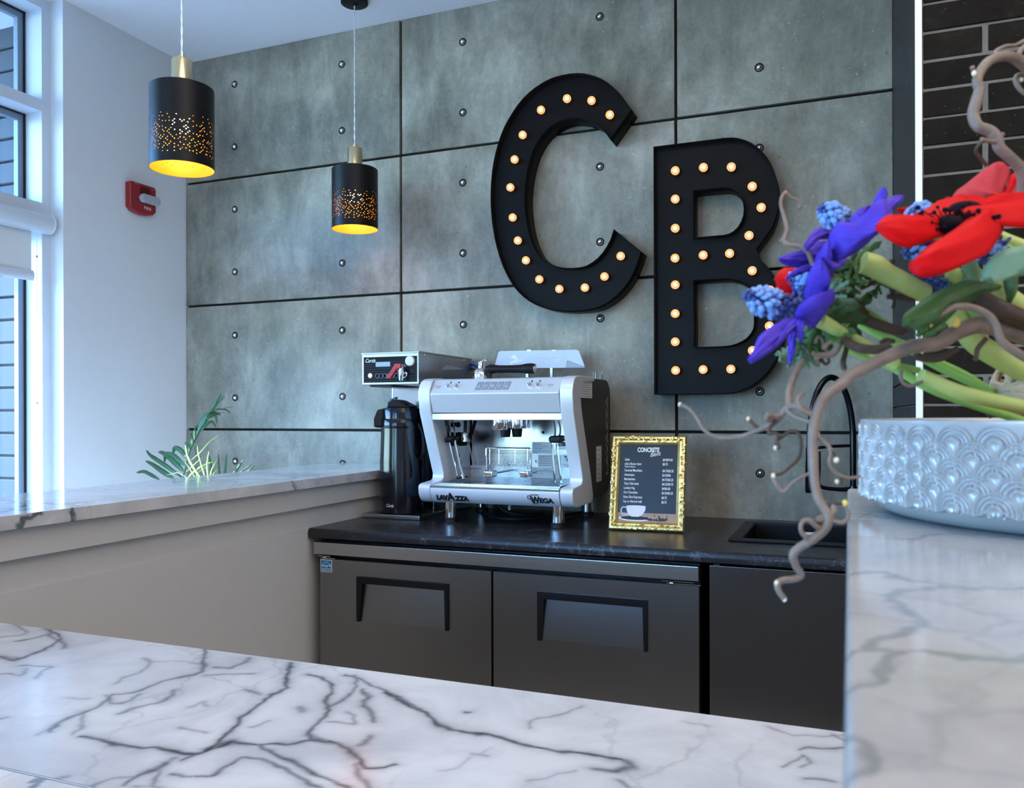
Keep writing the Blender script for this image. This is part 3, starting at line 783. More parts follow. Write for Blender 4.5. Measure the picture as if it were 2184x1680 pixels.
# ------------------------------------------------------------------ coffee brewer and airpot
br = thing('coffee_brewer', (1.424, -.25, CT), 'steel coffee brewer with a black control panel standing over the black airpot', 'coffee brewer')
MB().box(1.302, 1.548, -.485, -.03, CT+.0002, CT+.018, .003, 2).build('base_plate', STEEL, br)
MB().box(1.326, 1.512, -.300, -.03, CT+.0183, 1.392, .004, 2).build('column', MIRROR, br)
MB().box(1.305, 1.546, -.484, -.021, 1.390, 1.511, .003, 2).build('head', STEEL, br)
m = MB(); m.box(1.303, 1.549, -.487, -.019, 1.505, 1.5125, .002, 2); m.build('lid', STEEL, br)
MB().box(1.33, 1.42, -.47, -.20, 1.383, 1.3905).build('lower_bracket', BLACKM, br)
MB().box(1.3125, 1.5395, -.4868, -.484, 1.3985, 1.4945, .001, 2).build('control_panel', MATS['black_gloss_plastic'], br)
yp = -.4871
text('Curtis', .021, WHITEP, br, 'lettering', (1.3185, yp, 1.4745), sx=.85, shear=.45)
MB().box(1.366, 1.428, yp-.0006, yp+.0004, 1.4575, 1.475, .0005, 1).build('display', LCD, br)
MB().lathe([(.0092, 0), (.0085, -.001), (.0003, -.0012)], (1.3415, yp+.0004, 1.4253), 20, axis='y').build('badge', MATS['gold_frame_leaf'], br)
for k in range(6): MB().lathe([(.0085, 0), (.0085, -.0004), (.0075, -.0004), (.0075, 0)], (1.372+k*.0165, yp, 1.4235), 6, axis='y').build('touch_key', MATS['grey_print'], br)
for k in range(9): MB().box(1.316, 1.536, yp-.0001, yp+.0001, 1.404+k*.009, 1.4043+k*.009).build('printed_line', BLUEP, br)
MB().lathe([(.019, .002), (.0195, -.004), (.017, -.008), (.0003, -.009)], (1.513, yp, 1.4755), 24, axis='y').build('valve_cap', plain('cream_plastic', (.72, .70, .62), .3), br)
sp = MB(); sp.lathe([(.011, .0), (.011, -.022), (.0095, -.03)], (1.489, yp, 1.452), 16, axis='y'); sp.lathe([(.0125, 1.462), (.0125, 1.440), (.0095, 1.408), (.0065, 1.402), (.0055, 1.402)], (1.489, -.512, 0), 18); sp.build('spigot', CHROME, br)
m = MB(); m.prism([(1.474, 1.464), (1.499, 1.464), (1.497, 1.448), (1.482, 1.446), (1.455, 1.410), (1.436, 1.411), (1.466, 1.452)], lambda u, v, q: (u, q, v), -.534, -.520, .002, 2); m.build('lever', REDLEV, br)
m = MB(); m.tube([(1.500, -.512, 1.428), (1.512, -.514, 1.432), (1.511, -.516, 1.417), (1.500, -.514, 1.414)], .0022, 6); m.build('wire_loop', CHROME, br)
for (yy, zz) in ((-.445, 1.50), (-.10, 1.50)): MB().ball((1.5485, yy, zz), .004, 8, 5).build('screw', CHROME, br)
HOSE = plain('blue_hose', (.03, .12, .42), .35)
for k in range(2): MB().tube([(1.51, -.022+.002*k, 1.495-.012*k), (1.56, -.010, 1.487-.016*k), (1.585, -.012, 1.455-.016*k), (1.592, -.014, 1.40)], .0055, 8).build('hose', HOSE, br)

ap = thing('airpot', (1.4275, -.40, CT+.018), 'black vacuum airpot standing on the brewer base', 'airpot')
ax_, ay = 1.4275, -.40; b0 = CT+.0182
MB().lathe([(.080, b0), (.0835, b0+.004), (.0835, b0+.20), (.0825, b0+.215), (.0795, b0+.300), (.0795, b0+.322)], (ax_, ay, 0), 48).build('body', BLACKG, ap)
MB().lathe([(.0805, b0+.321), (.0815, b0+.324), (.0815, b0+.352), (.0785, b0+.356)], (ax_, ay, 0), 48).build('collar', BLACKG, ap)
MB().lathe([(.0765, b0+.355), (.0770, b0+.385), (.073, b0+.396), (.060, b0+.400), (.001, b0+.401)], (ax_, ay, 0), 48).build('lid', BLACKG, ap)
m = MB(); m.prism([(-.088, b0+.322), (-.094, b0+.330), (-.094, b0+.357), (-.078, b0+.392), (-.040, b0+.397), (-.03, b0+.34), (-.05, b0+.326)], lambda u, v, q: (ax_+u*.62-.014+q*.0, ay+u*.66+q, v), -.026, .026, .006, 2); m.build('pour_spout', BLACKG, ap)
m = MB(); m.prism([(-.045, b0+.398), (-.038, b0+.422), (-.018, b0+.431), (.012, b0+.426), (.060, b0+.404), (.062, b0+.398)], lambda u, v, q: (ax_+u, ay-.012+q, v), -.030, .030, .005, 2); m.build('pump_lever', BLACKG, ap)
n_ = Vector((-.30, -.35, .9)).normalized()
xa = n_.orthogonal().normalized(); ya = n_.cross(xa)
pc = Vector((ax_-.026, ay-.022, b0+.4285))
MB().lathe([(.021, -.003), (.021, .0025), (.018, .0035)], pc, 28, axis=(xa, ya, n_)).build('logo_ring', CHROME, ap)
MB().lathe([(.0175, .002), (.0175, .0040), (.0003, .0042)], pc, 28, axis=(xa, ya, n_)).build('logo_disc', BLUEL, ap)
m = MB(); m.tube([(ax_+.076, ay-.012, b0+.338), (ax_+.098, ay-.02, b0+.305), (ax_+.108, ay-.024, b0+.262), (ax_+.104, ay-.022, b0+.228), (ax_+.086, ay-.014, b0+.206)], [.006, .0055, .005, .005, .006], 8); m.build('carry_handle', BLACKM, ap)
# logo lettering wrapped near the foot of the body (reads towards the room)
a_ = math.radians(-83); R_ = .0840
q = Vector((ax_+R_*math.cos(a_)-.028, ay+R_*math.sin(a_)+.0075, b0+.027))
text('Curtis', .018, WHITEP, ap, 'lettering', q+Vector((-.004, -.006, 0)), (.955, -.20, 0), (0, 0, 1), .8, shear=.45)

# ------------------------------------------------------------------ gold framed price list
mf = thing('menu_frame', (2.385, -.455, CT), 'ornate gold picture frame with a black price list on the back counter', 'picture frame')
f0 = onp(1299, 1129, 2, CT); f1 = onp(1460, 1136, 2, CT)
FWD = (f1-f0).length; fR = (f1-f0).normalized()
th = math.radians(13); back = Vector((-fR.y, fR.x, 0)); fU = Vector((0, 0, 1))*math.cos(th)+back*math.sin(th); fN = fR.cross(fU)
FH = .320; fO = f0+Vector((0, 0, .0006))
fp = lambda u, v, q=0: fO+fR*u+fU*v+fN*q
bw = .0285
m = MB(); pf = [(0, 0), (0, .012), (.004, .018), (.010, .019), (.016, .014), (.021, .013), (.0235, .0155), (bw, .009), (bw, 0)]
n = len(pf); cs = [(0, 0, 1, 1), (FWD, 0, -1, 1), (FWD, FH, -1, -1), (0, FH, 1, -1)]
for (cx, cy, sx_, sy_) in cs:
    for a, h in pf: m.addv(fp(cx+sx_*a, cy+sy_*a, h))
for k in range(4):
    for i in range(n-1):
        k2 = (k+1) % 4; m.face((k*n+i, k2*n+i, k2*n+i+1, k*n+i+1))
m.build('moulding', GOLD, mf, angle=25)
m = MB()
def curl(cu, cv, r, s0, turn):
    P = [fp(cu+r*(1-k/11)*math.cos(s0+turn*k*.62), cv+r*(1-k/11)*math.sin(s0+turn*k*.62), .0185) for k in range(11)]; m.tube(P, [.0030, .0026, .0016], 5, n=14)
rr = random.Random(5)
for side in range(4):
    Ln = FWD if side % 2 == 0 else FH; kN = int(Ln/.023)
    for k in range(kN):
        s_ = .018+(Ln-.036)*(k+.5)/kN
        u, v = {0: (s_, .0105), 1: (FWD-.0105, s_), 2: (s_, FH-.0105), 3: (.0105, s_)}[side]
        curl(u, v, .0092, rr.uniform(0, 6), 1 if k % 2 else -1)
        m.ball(fp(u+rr.uniform(-.004, .004), v+rr.uniform(-.004, .004), .0185), .0026, 6, 4)
o = m.build('carved_scrolls', GOLD, mf); o['kind'] = 'stuff'
MB().raw([fp(bw-.002, bw-.002, .004), fp(FWD-bw+.002, bw-.002, .004), fp(FWD-bw+.002, FH-bw+.002, .004), fp(bw-.002, FH-bw+.002, .004), fp(bw-.002, bw-.002, .001), fp(FWD-bw+.002, bw-.002, .001), fp(FWD-bw+.002, FH-bw+.002, .001), fp(bw-.002, FH-bw+.002, .001)], [(0, 1, 2, 3), (4, 7, 6, 5), (0, 4, 5, 1), (1, 5, 6, 2), (2, 6, 7, 3), (3, 7, 4, 0)]).build('price_card', MENU, mf, smooth=False)
m = MB(); m.raw([fp(FWD/2-.03, .20, -.002), fp(FWD/2+.03, .20, -.002), fp(FWD/2+.03, .20, -.004), fp(FWD/2-.03, .20, -.004)]+[Vector(p) for p in (f0+fR*(FWD/2-.03)+back*.135, f0+fR*(FWD/2+.03)+back*.135, f0+fR*(FWD/2+.03)+back*.138, f0+fR*(FWD/2-.03)+back*.138)], [(0, 1, 2, 3), (4, 7, 6, 5), (0, 4, 5, 1), (1, 5, 6, 2), (2, 6, 7, 3), (3, 7, 4, 0)]); m.build('easel_back', BLACKM, mf, smooth=False)
MB().box(0, 0, 0, 0, 0, 0) if False else None
cw, chh = FWD-2*bw, FH-2*bw
# card coordinates a (across), b (up) in 0..1
cp = lambda a, b, q=.0046: fp(bw+cw*a, bw+chh*b, q)
def ctext(s, a, b, size, sx=.62, bold=.012, align='LEFT', shear=0, mat=WHITEP): text(s, size, mat, mf, 'lettering', cp(a, b), fR, fU, sx, align, bold=bold, shear=shear)
ctext('CONCRETE', .30, .905, .0215, .66, .03)
text('Blenz', .0200, WHITEP, mf, 'lettering', cp(.525, .838), (fR+fU*.22), fU-fR*.22, .82, 'LEFT', shear=.45)
rows = [('Latte', .79, '$4.00/4.50'), ('add a flavour shot', .733, '$0.75'), ('Caramel Macchiato', .647, '$4.75/$5.25'), ('Americano', .590, '$3.50/$4'), ('Mochachino', .533, '$4.75/$5.25'), ('Tazo Chai Latte', .476, '$4.25/$4.75'), ('London Fog', .419, '$4/$4.50'), ('Hot Chocolate', .362, '$3.50/$4.25'), ('Extra Shot Expresso', .302, '$0.75'), ('Soy or Almond milk', .245, '$0.75')]
for s_, b, p in rows:
    ctext(s_, .085, b, .0118, .66, .010); ctext(p, .745, b, .0118, .66, .010)
ctext('Vanilla | Hazelnut', .085, .700, .0078, .66, .006)
def flat(poly, mat, name, q): # printed shape on the card
    mm = MB(); mm.raw([cp(a, b, q) for a, b in poly], [tuple(range(len(poly)))]); return mm.build(name, mat, mf, smooth=False)
flat([(.0, .0), (1, .0), (1, .115), (.0, .115)], WOODP, 'printed_table', .00425)
el = lambda ca, cb, ra, rb, n=28, a0=0, a1=2*PI: [(ca+ra*math.cos(a0+(a1-a0)*k/n), cb+rb*math.sin(a0+(a1-a0)*k/n)) for k in range(n)]
flat(el(.30, .045, .285, .036), CUPP, 'printed_saucer', .0044); flat(el(.30, .050, .25, .026), BLACKP, 'printed_saucer_well', .0045)
flat([(.145, .20)]+[(.145+.01*k, .20-.012*k*1.0) for k in range(0)]+[(.15, .15), (.18, .095), (.24, .065), (.36, .065), (.43, .095), (.475, .15), (.48, .20)], CUPP, 'printed_cup', .0047)
flat(el(.312, .20, .167, .010), CUPP, 'printed_cup_rim', .0048)
mm = MB(); mm.tube([cp(.16, .175, .0048), cp(.09, .185, .0048), (cp(.055, .14, .0048)), cp(.09, .09, .0048), cp(.18, .09, .0048)], .0022, 6); mm.build('printed_cup_handle', CUPP, mf)
mm = MB()
for k in range(60):
    a, b = rr.uniform(.50, .86), .02+abs(rr.gauss(0, .025)); mm.raw([cp(a+.016*math.cos(t*PI/3), b+.008*math.sin(t*PI/3), .0046+k*1e-6) for t in range(6)], [(0, 1, 2, 3, 4, 5)])
o = mm.build('printed_coffee_beans', plain('printed_bean', (.03, .012, .008), .5), mf, smooth=False); o['kind'] = 'stuff'

# ================================================================== ESPRESSO MACHINE
em = thing('espresso_machine', (1.875, -.30, CT), 'silver single-group espresso machine with dark brown sides on the black counter', 'espresso machine')
def z1(u, v): return (740+u/3.7655, 720+v/3.7655)
def zy(u, v, y): p = z1(u, v); return onp(p[0], p[1], 1, y)
xL, xR = 1.583, 2.163; YF = -.560
side = lambda u, v, q: (q, u, v)
wing = [(-.30,1.412),(-.475,1.410),(-.515,1.406),(-.538,1.396),(-.553,1.376),(-.560,1.352),(-.549,1.285),(-.448,1.062),(-.450,1.046),(-.462,1.038),(-.545,1.032),(-.557,1.027),(-.561,1.018),(-.559,.996),(-.549,.978),(-.533,.967),(-.515,.963),(-.345,.963),(-.325,.972),(-.320,.990),(-.345,1.055),(-.455,1.29),(-.470,1.345),(-.460,1.372),(-.43,1.390),(-.30,1.395)]
for (a, b) in ((xL, xL+.047), (xR-.047, xR)):
    MB().prism(wing, side, a, b, .0045, 2).build('side_wing', SILVER_L, em, angle=35)
blk = [(-.30,1.408),(-.125,1.408),(-.095,1.400),(-.072,1.380),(-.064,1.35),(-.064,1.05),(-.072,1.015),(-.092,.990),(-.12,.980),(-.33,.974),(-.33,.99),(-.350,1.055),(-.460,1.29),(-.475,1.345),(-.465,1.376),(-.43,1.397)]
for (a, b) in ((xL+.006, xL+.030), (xR-.030, xR-.006)):
    MB().prism(blk, side, a, b, .004, 2).build('side_panel', SIDEBLK, em, angle=35)
x0, x1 = xL+.048, xR-.048
head = [(-.12,1.404),(-.500,1.406),(-.520,1.402),(-.5605,1.352),(-.5595,1.346),(-.541,1.284),(-.12,1.284)]
MB().prism(head, side, x0+.0008, x1-.0008, .002, 2).build('head', SILVER, em, angle=20)
MB().box(x0, x1, -.20, -.09, .985, 1.285).build('rear_body', SIDEBLK, em)
MB().box(x0+.001, x1-.001, -.203, -.199, 1.03, 1.284).build('splash_back', SPLASH, em)
for (a, b) in ((x0-.012, x0-.004), (x1+.004, x1+.012)):
    MB().prism([(-.203, 1.03), (-.203, 1.284), (-.535, 1.284), (-.440, 1.05), (-.440, 1.03)], side, a, b).build('inner_side_plate', MIRROR, em)
MB().box(x0-.003, x1+.003, -.5385, -.42, 1.2585, 1.2825, .0015, 1).build('chrome_strip', MIRROR, em)
# drip tray
MB().prism([(-.205,1.028),(-.548,1.028),(-.5605,1.022),(-.561,.999),(-.549,.978),(-.530,.9655),(-.205,.9655)], side, x0+.0008, x1-.0008, .0015, 2).build('drip_tray', SILVER_L, em, angle=30)
MB().box(x0+.0006, x1-.0006, -.5612, -.535, 1.0185, 1.0305, .002, 2).build('tray_rim', MIRROR, em)
MB().box(x0+.004, x1-.004, -.53, -.207, 1.0285, 1.0295).build('tray_well', HOLE, em)
gb = None
for k in range(30):
    xx = x0+.016+k*(x1-x0-.032)/29
    if gb is None:
        gb = MB().box(xx-.0045, xx+.0045, -.528, -.215, 1.0300, 1.0345, .001, 1).build('grille_bar', STEELZ if False else MIRROR, em); gx = xx
    else: link_copy(gb, em, (xx-gx, 0, 0))
for yy in (-.53, -.21): MB().box(x0+.006, x1-.006, yy-.004, yy+.004, 1.0298, 1.0348, .001, 1).build('grille_end', MIRROR, em)
# feet
for (xx, yy) in ((1.669, -.470), (2.081, -.473), (2.081, -.125), (1.640, -.125)):
    ft = MB().lathe([(.0225, CT+.012), (.0225, .978)], (xx, yy, 0), 28).build('foot', CHROME, em)
    MB().lathe([(.0265, CT+.0003), (.0265, CT+.010), (.0235, CT+.0125), (.0235, CT+.018)], (xx, yy, 0), 28).build('rubber_pad', BLACKR, ft)
MB().box(1.80, 1.93, -.40, -.30, .948, .9655, .003, 1).build('drain_box', BLACKM, em)
MB().lathe([(.005, .930), (.006, .950)], (1.865, -.385, 0), 12).build('drain_nozzle', MATS['cream_plastic'], em)
m = MB(); m.tube([(1.72, -.30, .965), (1.74, -.33, .915), (1.80, -.36, .897), (1.88, -.38, .896), (1.96, -.30, .897), (2.06, -.10, .897)], .0065, 8); m.tube([(1.78, -.30, .965), (1.80, -.30, .92), (1.87, -.28, .899), (1.93, -.20, .898)], .008, 8); m.build('hose', BLACKR, em)
# group head with double spout
gy = -.400
MB().lathe([(.036, 1.2225), (.0385, 1.226), (.0385, 1.259)], (1.8395, gy, 0), 28).build('group_head', CHROME, em)
MB().lathe([(.030, 1.227), (.031, 1.230), (.031, 1.259)], (1.902, gy+.01, 0), 24).build('group_collar', CHROME, em)
MB().lathe([(.024, 1.228), (.0245, 1.259)], (1.915, gy+.03, 0), 24).build('group_valve', CHROME, em)
for xx, yy in ((1.858, gy-.005), (1.893, gy+.02)): MB().lathe([(.0165, 1.196), (.0185, 1.212), (.020, 1.228)], (xx, yy, 0), 20).build('spout', BLACKM, em)
# folding cup grid
ry = -.40; rk = lambda u, v: zy(u, v, ry)
m = MB(); m.tube([rk(1122, 1060), rk(1120, 960), rk(1120, 893), rk(1132, 882), rk(1300, 884), rk(1465, 887), rk(1477, 898), rk(1477, 990), rk(1477, 1075)], .0026, 8, smooth=False)
for u in (1148, 1222, 1352, 1450): m.tube([rk(u, 893), rk(u, 1030 if u in (1222, 1352) else 1068)], .0013, 6)
for k in range(11): m.tube([rk(1122, 905+k*12.2), rk(1477, 908+k*12.2)], .0011, 6)
m.build('cup_grid', CHROME, em)
for u in (1118, 1402):
    a = zy(u, 1090, ry-.01); MB().box(a.x, a.x+.036, ry-.035, ry+.012, a.z-.012, a.z+.012, .005, 3).build('grid_clamp', CHROME, em)
    MB().tube([(a.x+.018, ry+.01, a.z), (a.x+.018, -.205, a.z)], .004, 8).build('grid_pin', CHROME, em)
# steam and water wands
def wand(P, y, r, name='steam_wand', mat=CHROME):
    MB().tube([zy(u, v, y+dy) for u, v, dy in P], r, 8).build(name, mat, em)
wy = -.43
wand([(805, 668, .04), (822, 730, .02), (832, 790, 0), (826, 840, 0), (845, 930, -.005), (870, 1030, -.008), (888, 1105, -.01)], wy, [.0035, .0035, .0035, .0045, .0045, .004, .0025])
wand([(848, 668, .04), (862, 725, .02), (868, 800, 0), (872, 850, 0), (890, 930, -.005), (915, 1050, -.008), (938, 1130, -.01)], wy, [.0035, .0035, .0035, .005, .0055, .0055, .0055])
def grip(P, y, mat=BLACKM, name='wand_grip', d=.024):
    MB().prism([(zy(u, v, y).x, zy(u, v, y).z) for u, v in P], lambda a, b, q: (a, q, b), y-d, y+d, .007, 3).build(name, mat, em)
grip([(803, 808), (822, 792), (862, 786), (884, 784), (888, 812), (870, 826), (828, 840), (806, 842)], wy)
grip([(868, 770), (900, 756), (962, 772), (962, 868), (900, 870), (868, 840)], wy+.10, d=.012, name='valve_plate')
grip([(878, 676), (908, 676), (908, 720), (878, 720)], wy+.09, d=.012, name='valve_block')
wand([(952, 668, .06), (950, 735, .05), (948, 768, .05)], wy, .0065, 'hose_fitting', BLACKR)
MB().lathe([(.0125, -.018), (.0125, .012), (.010, .018)], zy(948, 795, wy+.04), 12).build('tap_cap', CHROME, em)
wand([(1030, 668, .14), (1015, 720, .13), (992, 775, .12), (960, 800, .11)], wy, [.006, .007, .008, .012], 'valve_arm', BLACKM)
MB().ball(zy(1030, 757, wy+.09), .0068, 12, 8).build('red_button', REDLEV, em)
wand([(968, 825, .14), (985, 880, .14), (1000, 950, .15), (1012, 1015, .16)], wy, .0028, 'water_tube', STEEL)
wand([(990, 815, .14), (1018, 860, .14), (1032, 930, .15), (1050, 1018, .16)], wy, .0032, 'water_tube', STEEL)
wand([(1660, 668, .10), (1672, 720, .08), (1672, 775, .02), (1655, 830, 0), (1650, 900, 0), (1660, 1040, 0), (1672, 1165, 0)], wy, [.003, .003, .0035, .004, .004, .004, .0025])
wand([(1698, 668, .10), (1712, 715, .08), (1712, 770, .02), (1690, 830, 0), (1688, 880, 0), (1702, 1010, 0), (1722, 1165, 0)], wy, [.003, .003, .0035, .0042, .0045, .0045, .004])
grip([(1632, 806), (1640, 788), (1722, 784), (1740, 790), (1738, 828), (1716, 842), (1650, 844), (1634, 832)], wy)
grip([(1735, 786), (1776, 790), (1776, 830), (1742, 832)], wy+.06, d=.012, name='valve_plate')
# printed plates and gauge on the splash back
ys = -.2035
def plate(u0, v0, u1, v1, name='notice_label', mat=WHITEP, y=ys, lines=()):
    a, b = zy(u0, v1, y), zy(u1, v0, y)
    o = MB().box(a.x, b.x, y-.0006, y, a.z, b.z).build(name, mat, em)
    for (p, q, l) in lines:
        z = a.z+(b.z-a.z)*q; MB().box(a.x+(b.x-a.x)*p, a.x+(b.x-a.x)*(p+l), y-.0009, y-.0006, z-.0008, z+.0008).build('printed_line', GREYP, o)
    return o, a, b
o, a, b = plate(1488, 838, 1652, 930, lines=((.05, .62, .75), (.05, .22, .85), (.05, .10, .2)))
text('CAUTION', .010, BLUEL, o, 'lettering', (a.x+.004, ys-.0008, b.z-.012), sx=.7); text('ATTENTION', .009, BLUEL, o, 'lettering', (a.x+.004, ys-.0008, a.z+.017), sx=.7)
plate(1536, 942, 1722, 1036, lines=tuple((.05, .12+.15*k, (.5 if k == 0 else .88)) for k in range(6)))
plate(1480, 1042, 1705, 1150, lines=((.06, .85, .14), (.06, .55, .16), (.30, .55, .16), (.06, .18, .55)))
o, a, b = plate(960, 1026, 1116, 1140, lines=((.35, .60, .3), (.3, .48, .45), (.08, .35, .8), (.08, .22, .75), (.08, .1, .8)))
text('LAVAZZA', .0115, BLUEL, o, 'lettering', ((a.x+b.x)/2, ys-.0008, b.z-.017), sx=.9, align='CENTER', bold=.02)
plate(1688, 836, 1760, 872, 'steel_label', BLACKP); plate(1688, 876, 1768, 898, 'notice_label')
text('STEEL', .009, WHITEP, em, 'lettering', zy(1697, 862, ys)+Vector((0, -.0008, 0)), sx=.75)
plate(875, 880, 946, 1110, 'instruction_strip', MATS['pale_strip'] if 'pale_strip' in MATS else plain('pale_strip', (.55, .60, .66), .3))
gc = zy(904, 1002, ys-.001)
MB().lathe([(.0245, 0), (.0245, -.006), (.0215, -.008), (.0212, -.006)], gc, 32, axis='y').build('gauge_ring', CHROME, em)
g_ = MB().lathe([(.0213, -.0062), (.0003, -.0064)], gc, 32, axis='y').build('gauge_dial', BLACKP, em)
m = MB()
for k in range(12):
    a = 2*PI*k/12; m.tube([gc+Vector((.015*math.cos(a), -.0068, .015*math.sin(a))), gc+Vector((.019*math.cos(a), -.0068, .019*math.sin(a)))], .0006, 4)
m.tube([gc+Vector((-.012, -.007, 0)), gc+Vector((.013, -.007, 0))], .0006, 4); m.build('gauge_marks', WHITEP, em)
MB().lathe([(.0055, 0), (.0052, -.001), (.0003, -.0012)], zy(1575, 760, ys), 14, axis='y').build('hole_plug', HOLE, em)
for u, v in ((1085, 982), (1517, 990), (828, 1092), (1298, 1018), (1795, 1115)): MB().ball(zy(u, v, ys), .0042, 10, 6).build('screw', CHROME, em)
# triangle emblem plate on the inner right side
o, a, b = plate(1728, 938, 1812, 1042, 'emblem_label', WHITEP, -.24, lines=((.05, .22, .9), (.35, .13, .3), (.42, .05, .16)))
cx_, cz_ = (a.x+b.x)/2, a.z+(b.z-a.z)*.70
MB().prism([(cx_-.0125, cz_+.009), (cx_+.0125, cz_+.009), (cx_, cz_-.0115)], lambda u, v, q: (u, q, v), -.2412, -.2406).build('emblem_triangle', BLACKP, o)
for r0, r1, mt in ((.0060, .0048, WHITEP), (.0034, .0022, WHITEP)): MB().lathe([(r0, -.0003), (r0, -.0007), (r1, -.0007), (r1, -.0003)], (cx_, -.2410, cz_+.0022), 20, axis='y').build('emblem_ring', mt, o)
# five keys, four knobs, small prints on the slanted key panel
pa, pb = Vector((0, -.520, 1.402)), Vector((0, -.5605, 1.352)); dn = (pb-pa).normalized(); nn = Vector((0, dn.z, -dn.y)); nn = -nn if nn.y > 0 else nn
kp = lambda x, s, h=0: Vector((x, pa.y, pa.z))+dn*s+nn*h
kx0, kx1 = zy(1035, 380, -.54).x, zy(1312, 375, -.54).x; kw = (kx1-kx0)/5
KEYM = plain('key_grey', (.24, .28, .32), .25, 0, .06)
for k in range(5):
    xx = kx0+kw*(k+.5); w2 = kw*.405
    m = MB(); m.prism([(-w2, .014), (w2, .014), (w2, .050), (-w2, .050)], lambda u, v, q: kp(xx+u-(v-.032)*.12, v, q), .0002, .0016, .0022 if False else .0, 1); key = m.build('brew_key', KEYM, em)
    m = MB(); c = (xx, .034)
    if k == 0: m.tube([kp(xx, .029, .0019), kp(xx-.003, .036, .0019), kp(xx, .039, .0019), kp(xx+.003, .036, .0019), kp(xx, .029, .0019)], .0006, 4)
    elif k < 4:
        for d in ((0,) if k != 2 else (-.002, .003)): m.tube([kp(xx-.005+d, .031+d*.4, .0019), kp(xx-.0035+d, .038+d*.4, .0019), kp(xx+.0035+d, .038+d*.4, .0019), kp(xx+.005+d, .031+d*.4, .0019), kp(xx-.005+d, .031+d*.4, .0019)], .0006, 4, smooth=False)
    else: m.tube([kp(xx-.006, .034, .0019), kp(xx+.006, .034, .0019)], .0008, 4); m.tube([kp(xx-.006, .039, .0019), kp(xx+.006, .039, .0019)], .0006, 4)
    m.build('key_symbol', WHITEP, key)
for u in (818, 882, 1470, 1536):
    xx = zy(u, 385, -.54).x; c = kp(xx, .034)
    B1 = Vector((1, 0, 0))
    MB().lathe([(.0078, 0), (.0078, .004), (.0066, .011), (.0055, .0125), (.0003, .013)], c, 16, axis=(B1, dn, nn)).build('knob', CHROME, em)
    m = MB(); m.prism([(-.003, .010), (.003, .010), (.0018, .018), (-.0018, .018)], lambda a, b_, q: kp(xx+.003+a, b_, q), .0001, .0005); m.build('knob_symbol', BLACKP, em)
for u, s_ in ((735, 'Easy Wash'), (1635, 'Easy Wash')):
    xx = zy(u, 370, -.54).x; text(s_, .0065, GREYP, em, 'lettering', kp(xx, .032, .0002), (1, 0, 0), -dn, .8, 'CENTER')
    text('COFFEE' if u < 1000 else 'WATER', .0055, GREYP, em, 'lettering', kp(xx, .039, .0002), (1, 0, 0), -dn, .8, 'CENTER')
# lettering on the tray front and the right side
yt = -.5615
def tl(s_, u, v, size, **k): q = zy(u, v, yt); return text(s_, size, BLACKP, em, 'lettering', (q.x, yt+(1-0)*.0, q.z), **k)
tf = lambda z: -.5612+max(0, (.999-z))*.56
def front_text(s_, u, v, size, sx, shear=0, bold=.03):
    q = zy(u, v, YF); up_ = Vector((0, -.56, 1)).normalized() if q.z < .999 else Vector((0, 0, 1))
    return text(s_, size, BLACKP, em, 'lettering', (q.x, tf(q.z)-.0006, q.z), (1, 0, 0), up_, sx, shear=shear, bold=bold, space=.92)
front_text('LAV', 713, 1300, .0265, .96, .08, .08); front_text('A', 802, 1306, .043, .92, .0, .045); front_text('ZZA', 866, 1309, .0265, .98, .0, .08)
front_text('W', 1479, 1327, .036, .76, 0, .05); front_text('EGA', 1541, 1327, .0265, 1.02, 0, .05)
q = lambda u, v: (lambda p: Vector((p.x, tf(p.z)-.001, p.z)))(zy(u, v, YF))
m = MB(); m.tube([q(1538, 1262), q(1474, 1262), q(1472, 1290), q(1480, 1312), q(1492, 1333), q(1522, 1334)], .0014, 6, smooth=False); m.tube([q(1472, 1270), q(1454, 1268), q(1451, 1283), q(1460, 1296), q(1476, 1300)], .0013, 6); m.build('cup_outline', BLACKP, em)
xs = xR-.0058
text('LAVAZZA', .040, plain('side_lettering', (.27, .25, .23), .4), em, 'lettering', (xs, -.1035, 1.045), (0, 0, 1), (0, -1, 0), 1.62, bold=.03, space=1.08)
for (ya, yb, za, zb) in ((-.455, -.315, 1.335, 1.393), (-.262, -.195, 1.030, 1.160)):
    o = MB().box(xs, xs+.0005, ya, yb, za, zb).build('side_label', MATS['white_print'], em)
    for k in range(7): MB().box(xs+.0005, xs+.0008, ya+.01, yb-.01*(1+k % 3), za+(zb-za)*(k+.7)/7.6, za+(zb-za)*(k+.7)/7.6+.0022).build('printed_line', GREYP, o)
# acrylic guards and the sign board on top
MB().prism([(-.50, 1.406), (-.495, 1.448), (-.475, 1.462), (-.10, 1.440), (-.10, 1.406)], side, x1+.002, x1+.006).build('acrylic_guard', PLEXI, em)
MB().prism([(-.50, 1.406), (-.495, 1.448), (-.475, 1.462), (-.10, 1.440), (-.10, 1.406)], side, x0+.018, x0+.022).build('acrylic_guard', PLEXI, em)
MB().tube([(2.135, -.10, 1.405), (2.135, -.10, 1.440)], .002, 6).build('guard_pin', CHROME, em)
ysn = -.14
sg = [zy(u, v, ysn) for u, v in ((1186, 228), (1216, 118), (1230, 108), (1480, 102), (1840, 96), (1862, 104), (1905, 218), (1908, 240), (1500, 243), (1192, 245))]
SIGN = m_translucent_sheet('frosted_sign', (.58, .65, .76), .85)
MB().prism([(p.x, p.z) for p in sg], lambda u, v, q: (u, q, v), ysn, ysn+.004).build('sign_board', SIGN, em)
SIGNT = plain('sign_print', (.80, .84, .90), .4)
